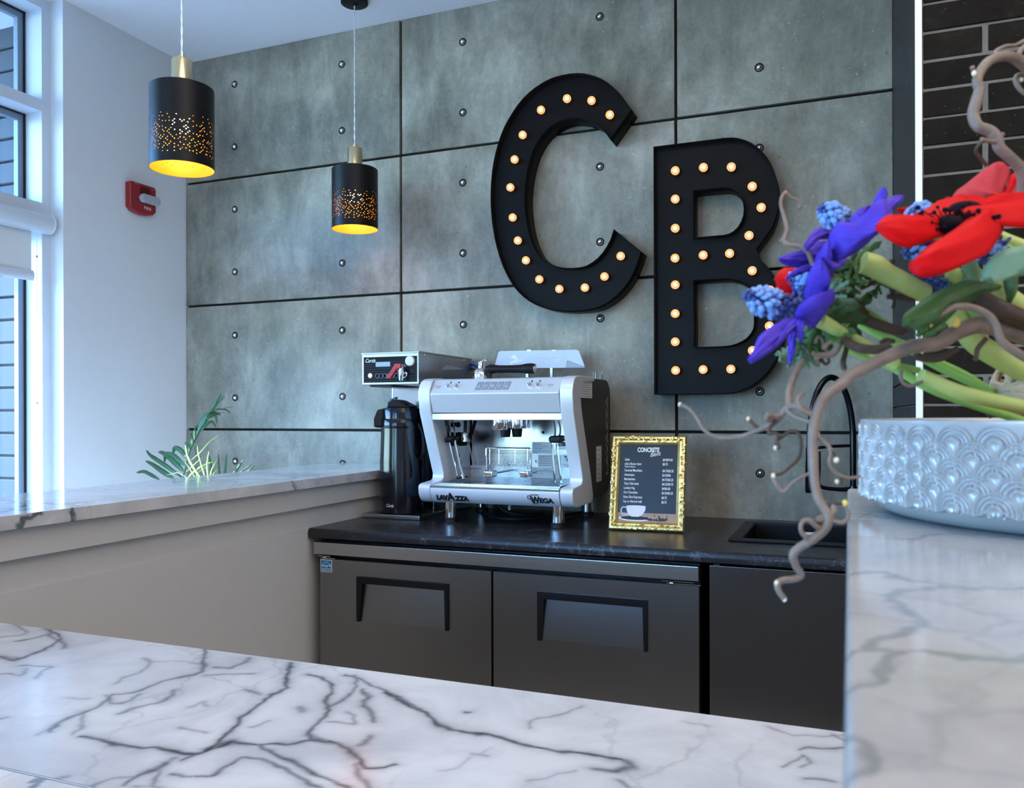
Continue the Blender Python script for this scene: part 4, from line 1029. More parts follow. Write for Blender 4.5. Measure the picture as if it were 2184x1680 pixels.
for s_, u, v in (('Celebrating the Italian way of life', 1435, 170), ('with every cup of coffee.', 1474, 202)): text(s_, .0155, SIGNT, em, 'lettering', zy(u, v, ysn)+Vector((0, -.0006, 0)), sx=.80)
m = MB(); sw = lambda u, v: zy(u, v, ysn-.0005)
m.prism([(sw(u, v).x, sw(u, v).z) for u, v in ((1308, 152), (1330, 160), (1318, 150), (1350, 132), (1352, 145), (1378, 165), (1372, 182), (1412, 170), (1408, 188), (1360, 200), (1330, 205), (1322, 218), (1308, 205), (1316, 192), (1350, 180), (1348, 170), (1322, 166))], lambda a, b, q: (a, q, b), ysn-.0008, ysn-.0002); m.build('sign_swirl', SIGNT, em, smooth=False)
for u in (1445, 1640):
    a = zy(u, 245, ysn); MB().box(a.x-.006, a.x+.006, ysn+.001, ysn+.013, 1.404, a.z+.02, .001, 1).build('sign_bracket', STEEL, em)
for u in (1462, 1664):
    a = zy(u, 100, ysn); MB().box(a.x-.008, a.x+.008, ysn-.001, ysn+.005, a.z-.004, a.z+.002, .001, 1).build('sign_clip', CHROME, em)

# portafilter lying on the machine
pf_ = thing('portafilter', (1.80, -.36, 1.406), 'chrome portafilter with a black handle lying on top of the espresso machine', 'portafilter')
py_ = -.42; c = zy(1078, 300, py_)
MB().lathe([(.0285, 1.4065), (.030, 1.410), (.030, 1.428), (.027, 1.436), (.017, 1.443), (.013, 1.447)], (c.x, py_, 0), 28).build('basket_body', CHROME, pf_)
MB().lathe([(.011, 1.446), (.0115, 1.466), (.009, 1.471)], (c.x-.001, py_, 0), 16).build('spout_neck', CHROME, pf_)
MB().tube([(c.x, py_, 1.466), (c.x+.008, py_, 1.472), (c.x+.014, py_+.004, 1.476), (c.x+.018, py_+.006, 1.472)], [.005, .0055, .0055, .004], 8).build('spout_tip', MATS['chrome'], pf_)
hp = [zy(u, v, py_) for u, v in ((1125, 258), (1165, 252), (1210, 252), (1300, 252), (1400, 250), (1440, 248), (1480, 248), (1508, 250))]
MB().tube(hp, [.015, .0175, .0145, .0138, .0155, .0185, .0195, .0175], 18).build('handle', BLACKM, pf_)
e_ = hp[-1]; MB().lathe([(.0145, 0), (.014, .0012), (.0003, .0016)], e_, 18, axis='x').build('handle_end', CHROME, pf_)
MB().box(c.x+.024, c.x+.040, py_-.009, py_+.009, 1.408, 1.448, .003, 2).build('collar', BLACKM, pf_)

# ================================================================== FRONT COUNTER AND RAISED BAR
yfar = onp(902, 1443.5, 2, CT).y; ynear = onp(90, 1656, 2, CT).y
ft = thing('front_counter', (2.2, -2.4, CT), 'white marble front counter with dark grey veins across the lower edge of the view', 'countertop')

VL = lambda P, w, k: ([(u/2.427, 1260+v/2.427) for u, v in P], w, k)
VR = lambda P, w, k: ([(640+u/1.82, 1080+v/1.82) for u, v in P], w, k)
VEINS = [VL([(1780,436),(1900,470),(2000,515),(2080,555),(2184,620)],4,.8), VR([(330,715),(400,755),(470,800),(530,845),(600,865),(700,885),(800,905),(880,930),(960,955),(1050,965),(1130,970),(1200,985),(1250,990)],5,1), VR([(1250,990),(1265,1010),(1210,1030),(1150,1030)],6,.7), VR([(1220,1060),(1280,1100)],4,.6),
 VL([(1505,380),(1480,450),(1475,510),(1390,545),(1340,580),(1290,610),(1240,640),(1245,670),(1200,710),(1140,745),(1100,780),(1020,825),(940,860)],5,1), VL([(410,765),(540,790),(640,800),(780,805),(860,815),(940,825),(1010,825),(1090,795),(1180,770)],6,1), VL([(1060,800),(1110,775),(1190,768)],11,.8),
 VL([(1180,770),(1270,780),(1350,785),(1480,790),(1600,770),(1700,775),(1800,820),(1860,860),(1900,905),(1990,915),(2050,900)],5,.95), VL([(1340,790),(1400,830),(1500,870),(1600,915),(1700,960),(1780,1010)],6,.85),
 VL([(1590,440),(1660,450),(1700,480),(1720,520),(1700,560),(1720,590),(1690,640),(1640,680),(1600,720),(1610,760),(1700,770)],5,.85), VL([(1830,440),(1840,500),(1780,560),(1720,590)],3.5,.7), VL([(1880,500),(1910,540),(1880,590),(1920,620),(1940,690)],6,.7), VL([(1600,740),(1680,770),(1740,790),(1800,815),(1850,860)],10,.6),
 VL([(1070,300),(1072,380),(1060,420),(950,450),(850,470),(770,500),(700,520),(600,530),(560,560),(500,600),(400,640),(300,690),(260,740)],5,.75), VL([(740,350),(770,370),(740,410),(660,430),(630,465)],5,.45), VL([(770,365),(900,362),(1060,380)],3,.35), VL([(920,520),(880,555),(800,590),(740,600),(600,640)],6,.6), VL([(560,530),(580,580),(640,585),(700,560),(740,530)],5,.55), VL([(430,630),(430,680),(400,730),(360,760)],4,.5),
 VL([(0,340),(90,355),(160,330),(260,290),(320,250),(270,210),(250,190)],6,.9), VL([(60,265),(180,245),(260,225)],4,.8), VL([(240,200),(280,190),(250,240),(320,265),(330,300)],8,.6), VL([(130,380),(200,385),(250,390),(190,410),(170,450)],4,.7), VL([(0,425),(90,432),(130,400)],3,.6), VL([(0,236),(120,230),(150,215),(80,175)],5,.5), VL([(0,345),(100,345)],12,.5),
 VL([(640,1010),(720,950),(820,905),(840,880)],5,.8), VL([(820,905),(810,960),(830,1010),(900,1040)],3,.6), VL([(900,930),(960,950),(1050,955),(1130,940),(1150,910),(1240,850),(1330,860),(1450,910),(1560,950),(1650,1010),(1700,1040)],4.5,.75), VL([(470,1000),(600,970),(700,960),(820,895),(900,850)],6,.45), VL([(1120,400),(1200,400),(1270,370),(1290,350)],6,.6), VL([(1090,440),(1200,430),(1320,440)],4,.55), VL([(1260,525),(1340,545)],5,.6), VL([(980,600),(1040,580),(1060,600)],10,.35), VL([(1565,590),(1590,615)],9,.5), VL([(930,695),(980,705),(1070,715)],5,.4), VL([(1840,800),(1880,790),(1900,760)],7,.6), VL([(1700,670),(1840,690),(1830,640),(1790,620)],4,.5), VL([(1850,880),(1850,940),(1890,1000),(1900,1040)],5,.6), VL([(1300,690),(1420,655)],4,.4), VL([(380,545),(470,545)],8,.3), VL([(200,755),(300,700)],5,.4), VL([(270,965),(330,950)],6,.4), VL([(0,660),(30,655)],4,.6), VL([(700,1010),(820,1000),(900,1020)],4,.4),
 VR([(900,860),(890,830),(980,815),(1040,790),(1090,770)],4.5,.4), VR([(690,960),(750,975)],5,.35), VR([(645,800),(660,801)],4,.9), VR([(1940,940),(2040,935),(2110,930)],4,.7), VR([(1870,1000),(1900,980),(1960,960),(2000,990),(1960,1005)],7,.45), VR([(1990,1060),(2110,1080)],5,.6), VR([(1800,840),(1900,880),(2110,885)],3,.4), VR([(1480,828),(1560,840)],3,.35), VR([(2060,880),(2120,905)],5,.5), VR([(550,1020),(620,1015),(760,940)],3,.25), VR([(880,1080),(1000,1050),(1080,1040)],4,.3)]
def veined_slab(x0, x1, y0, y1):
    """worktop whose printed veins are stored on a fine grid as two point attributes"""
    st_ = .0030; nx, ny = int((3.06-1.42)/st_), int((y1-.002-y0-.001)/st_)
    gx = np.linspace(1.42, 3.06, nx); gy = np.linspace(y0+.001, y1-.002, ny); GX, GY = np.meshgrid(gx, gy)
    from mathutils import noise
    # ragged domain from summed sines (cheap, repeatable)
    WX, WY = np.zeros_like(GX), np.zeros_like(GY); rs = np.random.RandomState(4)
    for oct_ in range(26):
        f = 14*1.24**oct_ if oct_ < 14 else rs.uniform(60, 420); a = rs.uniform(0, 2*PI); p1, p2 = rs.uniform(0, 6.28, 2); amp = .030/f**.80
        ph_ = f*(GX*math.cos(a)+GY*math.sin(a)); WX += amp*np.sin(ph_+p1); WY += amp*np.sin(ph_+p2)
    PX, PY = GX+WX, GY+WY
    mod = .62+.38*np.sin(31*GX+17*GY+8*np.sin(9*GY+4*GX))*np.sin(23*GY-12*GX+3)
    vein, cloud = np.zeros_like(GX), np.zeros_like(GX)
    for P, w_, k in VEINS:
        Q = [onp(px, py, 2, CT) for px, py in P]; m3 = w_*.00050
        for a, b in zip(Q, Q[1:]):
            ax_, ay_, dx, dy = a.x, a.y, b.x-a.x, b.y-a.y; L2 = dx*dx+dy*dy+1e-12
            sel = (GX > min(a.x, b.x)-.07) & (GX < max(a.x, b.x)+.07) & (GY > min(a.y, b.y)-.07) & (GY < max(a.y, b.y)+.07)
            if not sel.any(): continue
            X, Y = PX[sel], PY[sel]; t_ = np.clip(((X-ax_)*dx+(Y-ay_)*dy)/L2, 0, 1); d = np.hypot(X-ax_-t_*dx, Y-ay_-t_*dy)
            vein[sel] = np.maximum(vein[sel], k*np.exp(-(d/(m3*(.55+.9*mod[sel])))**2)); cloud[sel] = np.maximum(cloud[sel], .78*k*np.exp(-(d/(m3*3.6*mod[sel]+.003))**1.3))
    m = MB(); m.box(x0, x1, y0, y1, CT-.034, CT-.0004, .0015, 2); nb = len(m.v)
    o = m.build('slab', MARBV, ft)
    me = bpy.data.meshes.new('worktop_surface')
    z_ = np.full(GX.size, 0.0); co = np.stack([GX.ravel()-ORG[ft.name].x, GY.ravel()-ORG[ft.name].y, z_], 1)
    idx = np.arange(nx*ny).reshape(ny, nx); F = np.stack([idx[:-1, :-1], idx[:-1, 1:], idx[1:, 1:], idx[1:, :-1]], -1).reshape(-1, 4)
    me.vertices.add(len(co)); me.vertices.foreach_set('co', co.ravel()); me.loops.add(F.size); me.loops.foreach_set('vertex_index', F.ravel()); me.polygons.add(len(F)); me.polygons.foreach_set('loop_start', np.arange(0, F.size, 4)); me.update()
    for nm, arr in (('vein', vein), ('cloud', cloud)):
        at_ = me.attributes.new(nm, 'FLOAT', 'POINT'); at_.data.foreach_set('value', arr.ravel().astype(np.float32))
    me.materials.append(MARBV); me.validate(); q = bpy.data.objects.new('worktop_surface', me); COL.objects.link(q); q.parent = ft; ORG[q.name] = ORG[ft.name].copy()
veined_slab(1.302, 3.9, ynear+.0008, yfar)

MB().box(1.302, 3.9, ynear-.62, ynear-.0008, CT-.034, CT-.0005, .0015, 2).build('front_slab', MARB2, ft)
MB().box(1.302, 3.9, yfar-.04, yfar-.02, .0, CT-.034).build('rear_panel', BEIGE, ft)
MB().box(1.302, 3.9, ynear-.60, ynear-.58, .0, CT-.034).build('front_panel', BEIGE, ft)
HB = 1.215
yend = onp(1809, 1040, 2, HB).y; yjo = onp(1809, 1104, 2, HB).y
rbx = 3.0098
rbar = thing('raised_bar', (3.4, -3.0, HB-.04), 'raised white marble bar close by on the right under the flower bowl', 'countertop')
MB().box(rbx, 3.95, -4.3, yjo-.0006, HB-.040, HB, .003, 3).build('slab', MARB3, rbar)
MB().box(rbx, 3.95, yjo+.0006, yend, HB-.040, HB-.0004, .003, 3).build('end_slab', MARB3, rbar)
MB().box(3.06, 3.9, -4.2, yend-.05, CT+.0004, HB-.040).build('support_panel', BEIGE, rbar)

# ================================================================== FLOWER BOWL
BX, BY, BR = 3.166, -2.588, .148
bo = thing('flower_bowl', (BX, BY, HB), 'white ceramic bowl with a raised fish-scale pattern on the raised marble bar', 'bowl')
MB().lathe([(.001, HB+.0005), (BR-.018, HB+.0005), (BR-.013, HB+.002), (BR-.008, HB+.006), (BR-.0025, HB+.013), (BR-.0012, HB+.018), (BR-.0012, HB+.0565), (BR, HB+.0585), (BR, HB+.0602), (BR-.001, HB+.0610), (BR-.006, HB+.0610), (BR-.008, HB+.059), (BR-.009, HB+.02), (.001, HB+.012)], (BX, BY, 0), 120).build('shell', CERAM, bo, angle=50)
MB().lathe([(BR-.0095, HB+.050), (.06, HB+.058), (.0003, HB+.060)], (BX, BY, 0), 60).build('moss', SOIL, bo)
# one raised scale: three concentric ridges over a teardrop boss, bent to the bowl
pw = 2*PI/40
def scale_mesh(half=False):
    m = MB(); R = BR-.0012; r0 = pw*BR*.515
    prof = [(1.0, -.0014), (.985, .0006), (.95, .0013), (.90, .0011), (.87, -.0002), (.81, -.0002), (.78, .0010), (.73, .0012), (.69, -.0001), (.62, -.0002), (.58, .0011), (.53, .0013), (.48, .0000), (.42, -.0005), (.0, -.0006)]
    NA = 30; TILT = .0008
    def P(x, z, h):
        h = h+TILT*z/r0+.0004; th_ = x/R
        return ((R+h)*math.sin(th_), -(R+h)*math.cos(th_), z)
    o = len(m.v)
    for r, h in prof:
        for k in range(NA):
            a = 2*PI*k/NA; m.addv(P(r0*r*math.cos(a), r0*r*math.sin(a)*.95, h))
    for i in range(len(prof)-1):
        for k in range(NA): m.face((o+i*NA+k, o+i*NA+(k+1) % NA, o+(i+1)*NA+(k+1) % NA, o+(i+1)*NA+k))
    o = len(m.v); N = 24      # teardrop boss, point downwards, dished in the middle
    rings = [(1, -.0003), (.92, .0014), (.78, .0017), (.55, .0007), (.2, .0001)]
    for s_, h in rings:
        for k in range(N):
            a = 2*PI*k/N; ca, sa = math.cos(a), math.sin(a)
            x = .37*ca*(1 if sa > -.1 else max(.04, 1-.95*((-sa-.1)/.9)**.8)); z = .34*sa if sa > 0 else .72*sa
            m.addv(P(r0*s_*x, r0*(s_*z+.04), h))
    for i in range(len(rings)-1):
        for k in range(N): m.face((o+i*N+k, o+i*N+(k+1) % N, o+(i+1)*N+(k+1) % N, o+(i+1)*N+k))
    m.face([o+(len(rings)-1)*N+k for k in range(N)])
    if half: m.f = [f for f in m.f if sum(m.v[i][2] for i in f)/len(f) > -.0012]; m.mi = [0]*len(m.f)
    return m
s0 = None
for row in range(5):
    z = HB+.0470-row*.00875
    for k in range(40):
        a = pw*(k+(.5 if row % 2 else 0)) + math.radians(1.2)
        if row == 4 and k == 0: s0 = scale_mesh(True).build('scale', CERAM, bo, angle=60, local=True); s_ = s0
        elif s0 is None: s0 = scale_mesh().build('scale', CERAM, bo, angle=60, local=True); s_ = s0
        else: s_ = link_copy(s0, bo)
        s_.location = (0, 0, z-HB); s_.rotation_euler = (0, 0, a)

# ================================================================== FLOWERS
def R5(u, v, d): return at(1500+u/2.8, 300+v/2.8, d)
def R6(u, v, d): return at(1560+u/4, 380+v/4, d)
def R7(u, v, d): return at(1840+u/6, 340+v/6, d)
def R8(u, v, d): return at(1440+u/2.935, 760+v/2.935, d)
def petal(parent, mat, A, B, F, bulge=.004, n=14, mm=8, name='petal', ripple=.0006):
    A = catmull([F(*p) for p in A], n); B = catmull([F(*p) for p in B], n); m = MB(); rnd_ = random.Random(len(ORG))
    ph = rnd_.uniform(0, 6)
    for i in range(n+1):
        t = A[min(i+1, n)]+B[min(i+1, n)]-A[max(i-1, 0)]-B[max(i-1, 0)]; nrm = (B[i]-A[i]).cross(t)
        nrm = nrm.normalized() if nrm.length > 1e-12 else Vector((0, 0, 0))
        if nrm.dot(FW) > 0: nrm = -nrm
        for j in range(mm+1):
            s_ = j/mm; m.addv(A[i].lerp(B[i], s_)+nrm*(bulge*math.sin(PI*s_)*min(1, (n-i)/n*2.5+.15)+ripple*math.sin(ph+s_*19+i*.5)))
    for i in range(n):
        for j in range(mm): a = i*(mm+1)+j; m.face((a, a+1, a+mm+2, a+mm+1))
    o = m.build(name, mat, parent, angle=50); solid(o, .0005, 0); return o
def leaf(parent, mat, A, B, F, **k): return petal(parent, mat, A, B, F, name=k.pop('name', 'leaf'), **k)
def stem(parent, P, R, F, mat=STEMG, name='stem'): return MB().tube([F(*p) for p in P], R, 12).build(name, mat, parent)
def frill(parent, cu, cv, d, F, rad, n, mat, seed, a0=0, a1=2*PI, depth=.012):
    """ring of finely cut bracts below a flower"""
    rn = random.Random(seed); c = F(cu, cv, d)
    for k in range(n):
        a = a0+(a1-a0)*(k+rn.uniform(-.3, .3))/n; L = rad*rn.uniform(.75, 1.3); dd = rn.uniform(-depth, depth)
        tip = F(cu+L*math.cos(a), cv+L*math.sin(a), d+dd); m = MB(); ax = tip-c; L3 = ax.length; ax.normalize(); sd_ = ax.cross(FW).normalized(); up_ = sd_.cross(ax)
        pts = [(0, .05), (.2, .08), (.30, .06), (.42, .17), (.48, .07), (.62, .19), (.70, .07), (.84, .10), (1, .0)]
        for s_, w_ in pts:
            for q_ in (-1, 0, 1): m.addv(c+ax*L3*s_+sd_*L3*w_*q_+up_*L3*(.16*math.sin(PI*s_)-.07*abs(q_)*math.sin(s_*9)))
        for i in range(len(pts)-1):
            for j in range(2): e = i*3+j; m.face((e, e+1, e+4, e+3))
        o = m.build('bract', mat, parent, angle=180); solid(o, .0005, 0)

DA, DB = .440, .452
MOUTH = Vector((BX-.02, BY-.05, HB+.055))
# --- lower blue anemone
an = thing('anemone', MOUTH, 'deep blue anemone drooping lowest at the left of the bouquet', 'flower')
petal(an, BLUEF, [(600,1150,DA),(540,1175,DA-.006),(400,1232,DA-.018),(250,1340,DA-.028),(190,1450,DA-.032),(137,1545,DA-.034)], [(600,1160,DA),(545,1255,DA-.004),(470,1360,DA-.014),(400,1430,DA-.022),(300,1505,DA-.030),(160,1582,DA-.034)], R6, .003)
petal(an, BLUEF, [(610,1180,DA-.004),(540,1195,DA-.012),(440,1300,DA-.022),(360,1425,DA-.030)], [(620,1230,DA-.004),(560,1240,DA-.010),(480,1330,DA-.020),(365,1432,DA-.030)], R6, .002)
petal(an, BLUEF, [(610,1200,DA-.012),(545,1215,DA-.014),(530,1260,DA-.016),(548,1340,DA-.016),(590,1398,DA-.016)], [(640,1240,DA-.010),(610,1260,DA-.012),(600,1310,DA-.014),(600,1360,DA-.014),(598,1400,DA-.016)], R6, .003)
petal(an, BLUEF, [(560,1290,DA+.008),(500,1330,DA+.008),(482,1400,DA+.006),(483,1500,DA+.004),(490,1595,DA+.002)], [(600,1310,DA+.008),(556,1360,DA+.008),(552,1420,DA+.006),(525,1520,DA+.004),(498,1598,DA+.002)], R6, .002)
petal(an, BLUEF, [(740,1180,DA+.002),(840,1040,DA-.006),(862,970,DA-.014),(858,938,DA-.020)], [(600,1210,DA+.004),(540,1195,DA-.006),(575,1110,DA-.018),(680,1015,DA-.026),(790,965,DA-.026),(855,936,DA-.022)], R6, .006)
petal(an, BLUEF, [(780,1080,DA+.006),(800,960,DA-.002),(822,820,DA-.012),(812,730,DA-.020),(762,670,DA-.026)], [(640,1080,DA+.008),(610,1010,DA-.004),(640,890,DA-.014),(685,780,DA-.022),(745,675,DA-.026)], R6, .008)
petal(an, BLUEF, [(760,672,DA-.026),(820,700,DA-.022),(885,718,DA-.016),(958,728,DA-.008)], [(775,705,DA-.026),(810,770,DA-.018),(880,772,DA-.014),(950,736,DA-.008)], R6, .003)
stem(an, [(760,1215,DA+.004),(850,1265,DA+.006),(960,1335,DA+.01),(1160,1440,.450),(1400,1580,.455)], [.0040, .0036, .0034, .0034, .0036], R6)
stem(an, [(1300,1400,.452),(1500,1490,.455),(1700,1545,.462),(1960,1600,.475)], [.0036, .0040, .0042, .0042], R5)
frill(an, 740, 1190, DA+.012, R6, 330, 13, LEAFG, 11, -1.3, 2.3)
frill(an, 600, 1440, DA+.016, R6, 190, 9, LEAFP, 12, .2, 3.3)
frill(an, 830, 1000, DA+.012, R6, 210, 7, LEAFP, 13, -1.4, .6)
# --- upper blue anemone
an = thing('anemone', MOUTH, 'deep blue anemone turned upward beside the large red anemone', 'flower')
petal(an, BLUEF, [(860,690,DB),(822,560,DB-.008),(862,440,DB-.018),(930,372,DB-.022),(1040,380,DB-.024),(1130,300,DB-.026),(1200,225,DB-.026),(1268,193,DB-.022)], [(860,695,DB),(960,668,DB-.006),(1100,605,DB-.014),(1200,520,DB-.018),(1270,400,DB-.020),(1318,300,DB-.020),(1318,240,DB-.020),(1285,198,DB-.022)], R6, .010, 18, 12)
petal(an, BLUEF, [(1200,330,DB+.004),(1188,240,DB),(1245,140,DB-.002),(1298,74,DB-.004)], [(1290,320,DB+.004),(1300,210,DB),(1326,130,DB-.002),(1310,76,DB-.004)], R6, .004)
petal(an, BLUEF, [(1240,330,DB+.002),(1310,205,DB+.006),(1390,152,DB+.010),(1462,148,DB+.014)], [(1300,360,DB+.002),(1345,300,DB+.006),(1410,235,DB+.010),(1464,158,DB+.014)], R6, .004)
petal(an, BLUEF, [(1020,420,DB+.008),(1012,350,DB+.010),(1090,265,DB+.012),(1180,232,DB+.012)], [(1150,420,DB+.008),(1160,330,DB+.010),(1190,280,DB+.012),(1195,238,DB+.012)], R6, .004)
petal(an, BLUEF, [(870,470,DB+.006),(770,418,DB),(680,468,DB-.008),(612,575,DB-.016)], [(860,520,DB+.006),(760,522,DB),(690,575,DB-.008),(635,625,DB-.016)], R6, .003)
petal(an, BLUEF, [(860,540,DB+.012),(740,540,DB+.008),(680,590,DB+.004),(620,620,DB)], [(860,700,DB+.012),(760,720,DB+.008),(690,720,DB+.004),(650,690,DB)], R6, .003)
petal(an, BLUEF, [(740,610,DB+.004),(640,605,DB),(540,630,DB-.004),(450,662,DB-.008),(400,688,DB-.012)], [(720,740,DB+.004),(640,750,DB),(550,762,DB-.004),(450,732,DB-.008),(402,698,DB-.012)], R6, .003)
petal(an, BLUEF, [(720,720,DB-.002),(640,735,DB-.006),(550,775,DB-.010),(460,852,DB-.014)], [(700,810,DB-.002),(640,800,DB-.006),(560,830,DB-.010),(465,860,DB-.014)], R6, .002)
petal(an, BLUEF, [(870,700,DB-.004),(855,650,DB-.012),(842,590,DB-.018),(820,530,DB-.022)], [(690,900,DB+.002),(705,760,DB-.010),(735,640,DB-.018),(810,532,DB-.022)], R6, .006)
stem(an, [(1120,720,DB+.006),(1230,755,DB+.006),(1330,820,DB+.008),(1450,880,.462),(1640,980,.47)], [.0062, .0064, .0056, .0054, .0054], R6)
stem(an, [(1440,955,.469),(1600,1180,.476),(1760,1290,.480),(1990,1420,.49)], [.0056, .0062, .0064, .0064], R5)
frill(an, 1050, 720, DB+.010, R6, 260, 12, LEAFG, 21, -.6, 3.6)
frill(an, 960, 860, DB+.012, R6, 230, 11, LEAFG, 22, 0, 6.28)
frill(an, 1000, 1150, DB+.02, R6, 220, 9, LEAFG, 23, -.8, 2.6)
frill(an, 1260, 900, DB+.02, R6, 110, 6, LEAFG, 24, 0, 6.28)
# --- large red anemone
DR = .430
an = thing('anemone', MOUTH, 'large open red anemone with a dark centre at the right edge', 'flower')
petal(an, REDF, [(1120,800,DR),(900,740,DR+.004),(640,728,DR-.004),(480,714,DR-.014),(320,720,DR-.022),(225,785,DR-.026),(163,850,DR-.028)], [(1100,960,DR-.004),(1040,975,DR-.010),(850,1042,DR-.020),(700,1092,DR-.026),(570,1132,DR-.030),(420,1092,DR-.032),(280,1010,DR-.032),(170,885,DR-.030)], R7, .006, 18, 10)
petal(an, REDF, [(900,900,DR+.002),(760,830,DR+.012),(650,720,DR+.026),(800,640,DR+.036),(1000,570,DR+.042),(1250,525,DR+.046)], [(1300,760,DR+.004),(1500,640,DR+.016),(1640,560,DR+.028),(1600,500,DR+.038),(1500,488,DR+.044),(1300,515,DR+.046)], R7, .004, 18, 12)
petal(an, REDF, [(1230,770,DR+.004),(1400,600,DR+.020),(1640,490,DR+.034),(1880,480,DR+.040),(2160,470,DR+.044)], [(1300,790,DR+.002),(1600,680,DR+.012),(1900,600,DR+.022),(2120,540,DR+.030),(2200,480,DR+.042)], R7, .004, 16, 10)
petal(an, REDF, [(1180,800,DR),(1400,705,DR+.004),(1700,640,DR+.006),(2060,540,DR+.008),(2350,560,DR+.008),(2450,680,DR+.006)], [(1200,860,DR-.002),(1400,822,DR-.008),(1700,842,DR-.014),(2064,862,DR-.014),(2300,810,DR-.006),(2450,690,DR+.006)], R7, .006, 16, 10)
petal(an, REDF, [(1260,840,DR-.004),(1090,960,DR-.016),(900,1080,DR-.026),(750,1195,DR-.034),(640,1305,DR-.040),(588,1390,DR-.042)], [(1810,885,DR-.010),(1725,1020,DR-.020),(1600,1200,DR-.030),(1350,1335,DR-.040),(1050,1462,DR-.046),(850,1496,DR-.048),(700,1478,DR-.048),(596,1405,DR-.044)], R7, .009, 18, 12)
cen = R7(1080, 850, DR-.010)
MB().ball(cen, .0072, 14, 10, (1.15, 1, .72)).build('dark_centre', DARKC, an)
rn = random.Random(9)
m = MB()
for k in range(90):
    a = rn.uniform(0, 2*PI); L = rn.uniform(.010, .019); d_ = RT*math.cos(a)*L*1.15+UPV*(math.sin(a)*L*.42+rn.uniform(0, .004))-FW*rn.uniform(-.006, .008)
    m.tube([cen, cen+d_], [.0004, .0003], 4); m.ball(cen+d_, rn.uniform(.0009, .0015), 6, 4)
o = m.build('stamens', DARKC, an); o['kind'] = 'stuff'
MB().ball(R7(1300, 665, DR+.010), .0062, 10, 8, (1.5, .8, .9)).build('dark_bud', DARKC, an)
m = MB()
for k in range(14): m.ball(R7(1490+rn.uniform(-40, 150), 605+rn.uniform(-30, 40)-rn.uniform(0, 20), DR+.018), .0012, 6, 4)
m.build('pollen_specks', DARKC, an)
stem(an, [(1250,860,DR+.01),(1350,1290,DR+.03),(1410,1450,DR+.038),(1420,1520,DR+.042)], [.0042, .0042, .0038, .0040], R7, LEAFP)
stem(an, [(1050,1440,.478),(1240,1500,.48),(1500,1600,.485),(1800,1720,.49),(2200,2000,.50)], [.0044, .0046, .0050, .0056, .0060], R7)
# --- red anemone behind
an = thing('anemone', MOUTH, 'paler red anemone standing behind the large red one', 'flower')
DQ = .500
petal(an, REDFP, [(1500,560,DQ),(1165,520,DQ+.004),(1190,418,DQ+.008),(1300,330,DQ+.010),(1420,235,DQ+.012),(1540,152,DQ+.014),(1640,70,DQ+.016)], [(1760,560,DQ),(1800,470,DQ+.004),(1862,270,DQ+.010),(1890,150,DQ+.014),(1850,80,DQ+.016),(1760,52,DQ+.018),(1660,62,DQ+.018)], R7, .006, 16, 10)
petal(an, REDF, [(1760,560,DQ-.006),(1830,380,DQ-.008),(1890,220,DQ-.008),(1985,145,DQ-.008)], [(1830,560,DQ-.006),(1880,420,DQ-.008),(1960,300,DQ-.008),(2010,180,DQ-.008)], R7, .004)
petal(an, REDFP, [(1850,520,DQ+.004),(1870,400,DQ+.006),(1960,240,DQ+.008),(2080,0,DQ+.01)], [(2000,520,DQ+.004),(2100,380,DQ+.006),(2240,200,DQ+.008),(2240,60,DQ+.01)], R7, .006)
petal(an, REDF, [(1060,600,DQ-.012),(930,560,DQ-.012),(1020,515,DQ-.010),(1150,510,DQ-.008)], [(1260,600,DQ-.012),(1280,560,DQ-.012),(1250,530,DQ-.010),(1180,512,DQ-.008)], R7, .002)
petal(an, REDF, [(700,720,DQ-.014),(520,700,DQ-.014),(430,642,DQ-.014)], [(720,640,DQ-.014),(600,608,DQ-.014),(440,636,DQ-.014)], R7, .002)
frill(an, 1950, 430, DQ+.01, R7, 170, 8, LEAFG, 31)
stem(an, [(1600,540,DQ+.006),(1700,900,DQ+.004),(1760,1000,DQ),(2200,1180,DQ-.01)], [.0036, .0038, .004, .0044], R7)
# --- red bud peeking out at the left
an = thing('anemone', MOUTH, 'small red anemone peeking out behind the two blue ones', 'flower')
DP = .478
petal(an, REDF, [(640,760,DP),(500,765,DP-.004),(445,768,DP-.006),(390,812,DP-.010),(365,862,DP-.012)], [(640,1000,DP),(560,1000,DP-.002),(500,1062,DP-.008),(430,1030,DP-.010),(372,955,DP-.012)], R6, .008)
petal(an, REDF, [(600,900,DP-.008),(500,960,DP-.012),(470,1010,DP-.014),(455,1060,DP-.014)], [(600,1000,DP-.008),(560,1040,DP-.012),(520,1080,DP-.014),(470,1085,DP-.014)], R6, .003)
stem(an, [(640,900,DP+.01),(900,1080,DP+.012),(1200,1300,DP+.012),(1600,1480,DP+.01)], .0026, R6, STEMT)

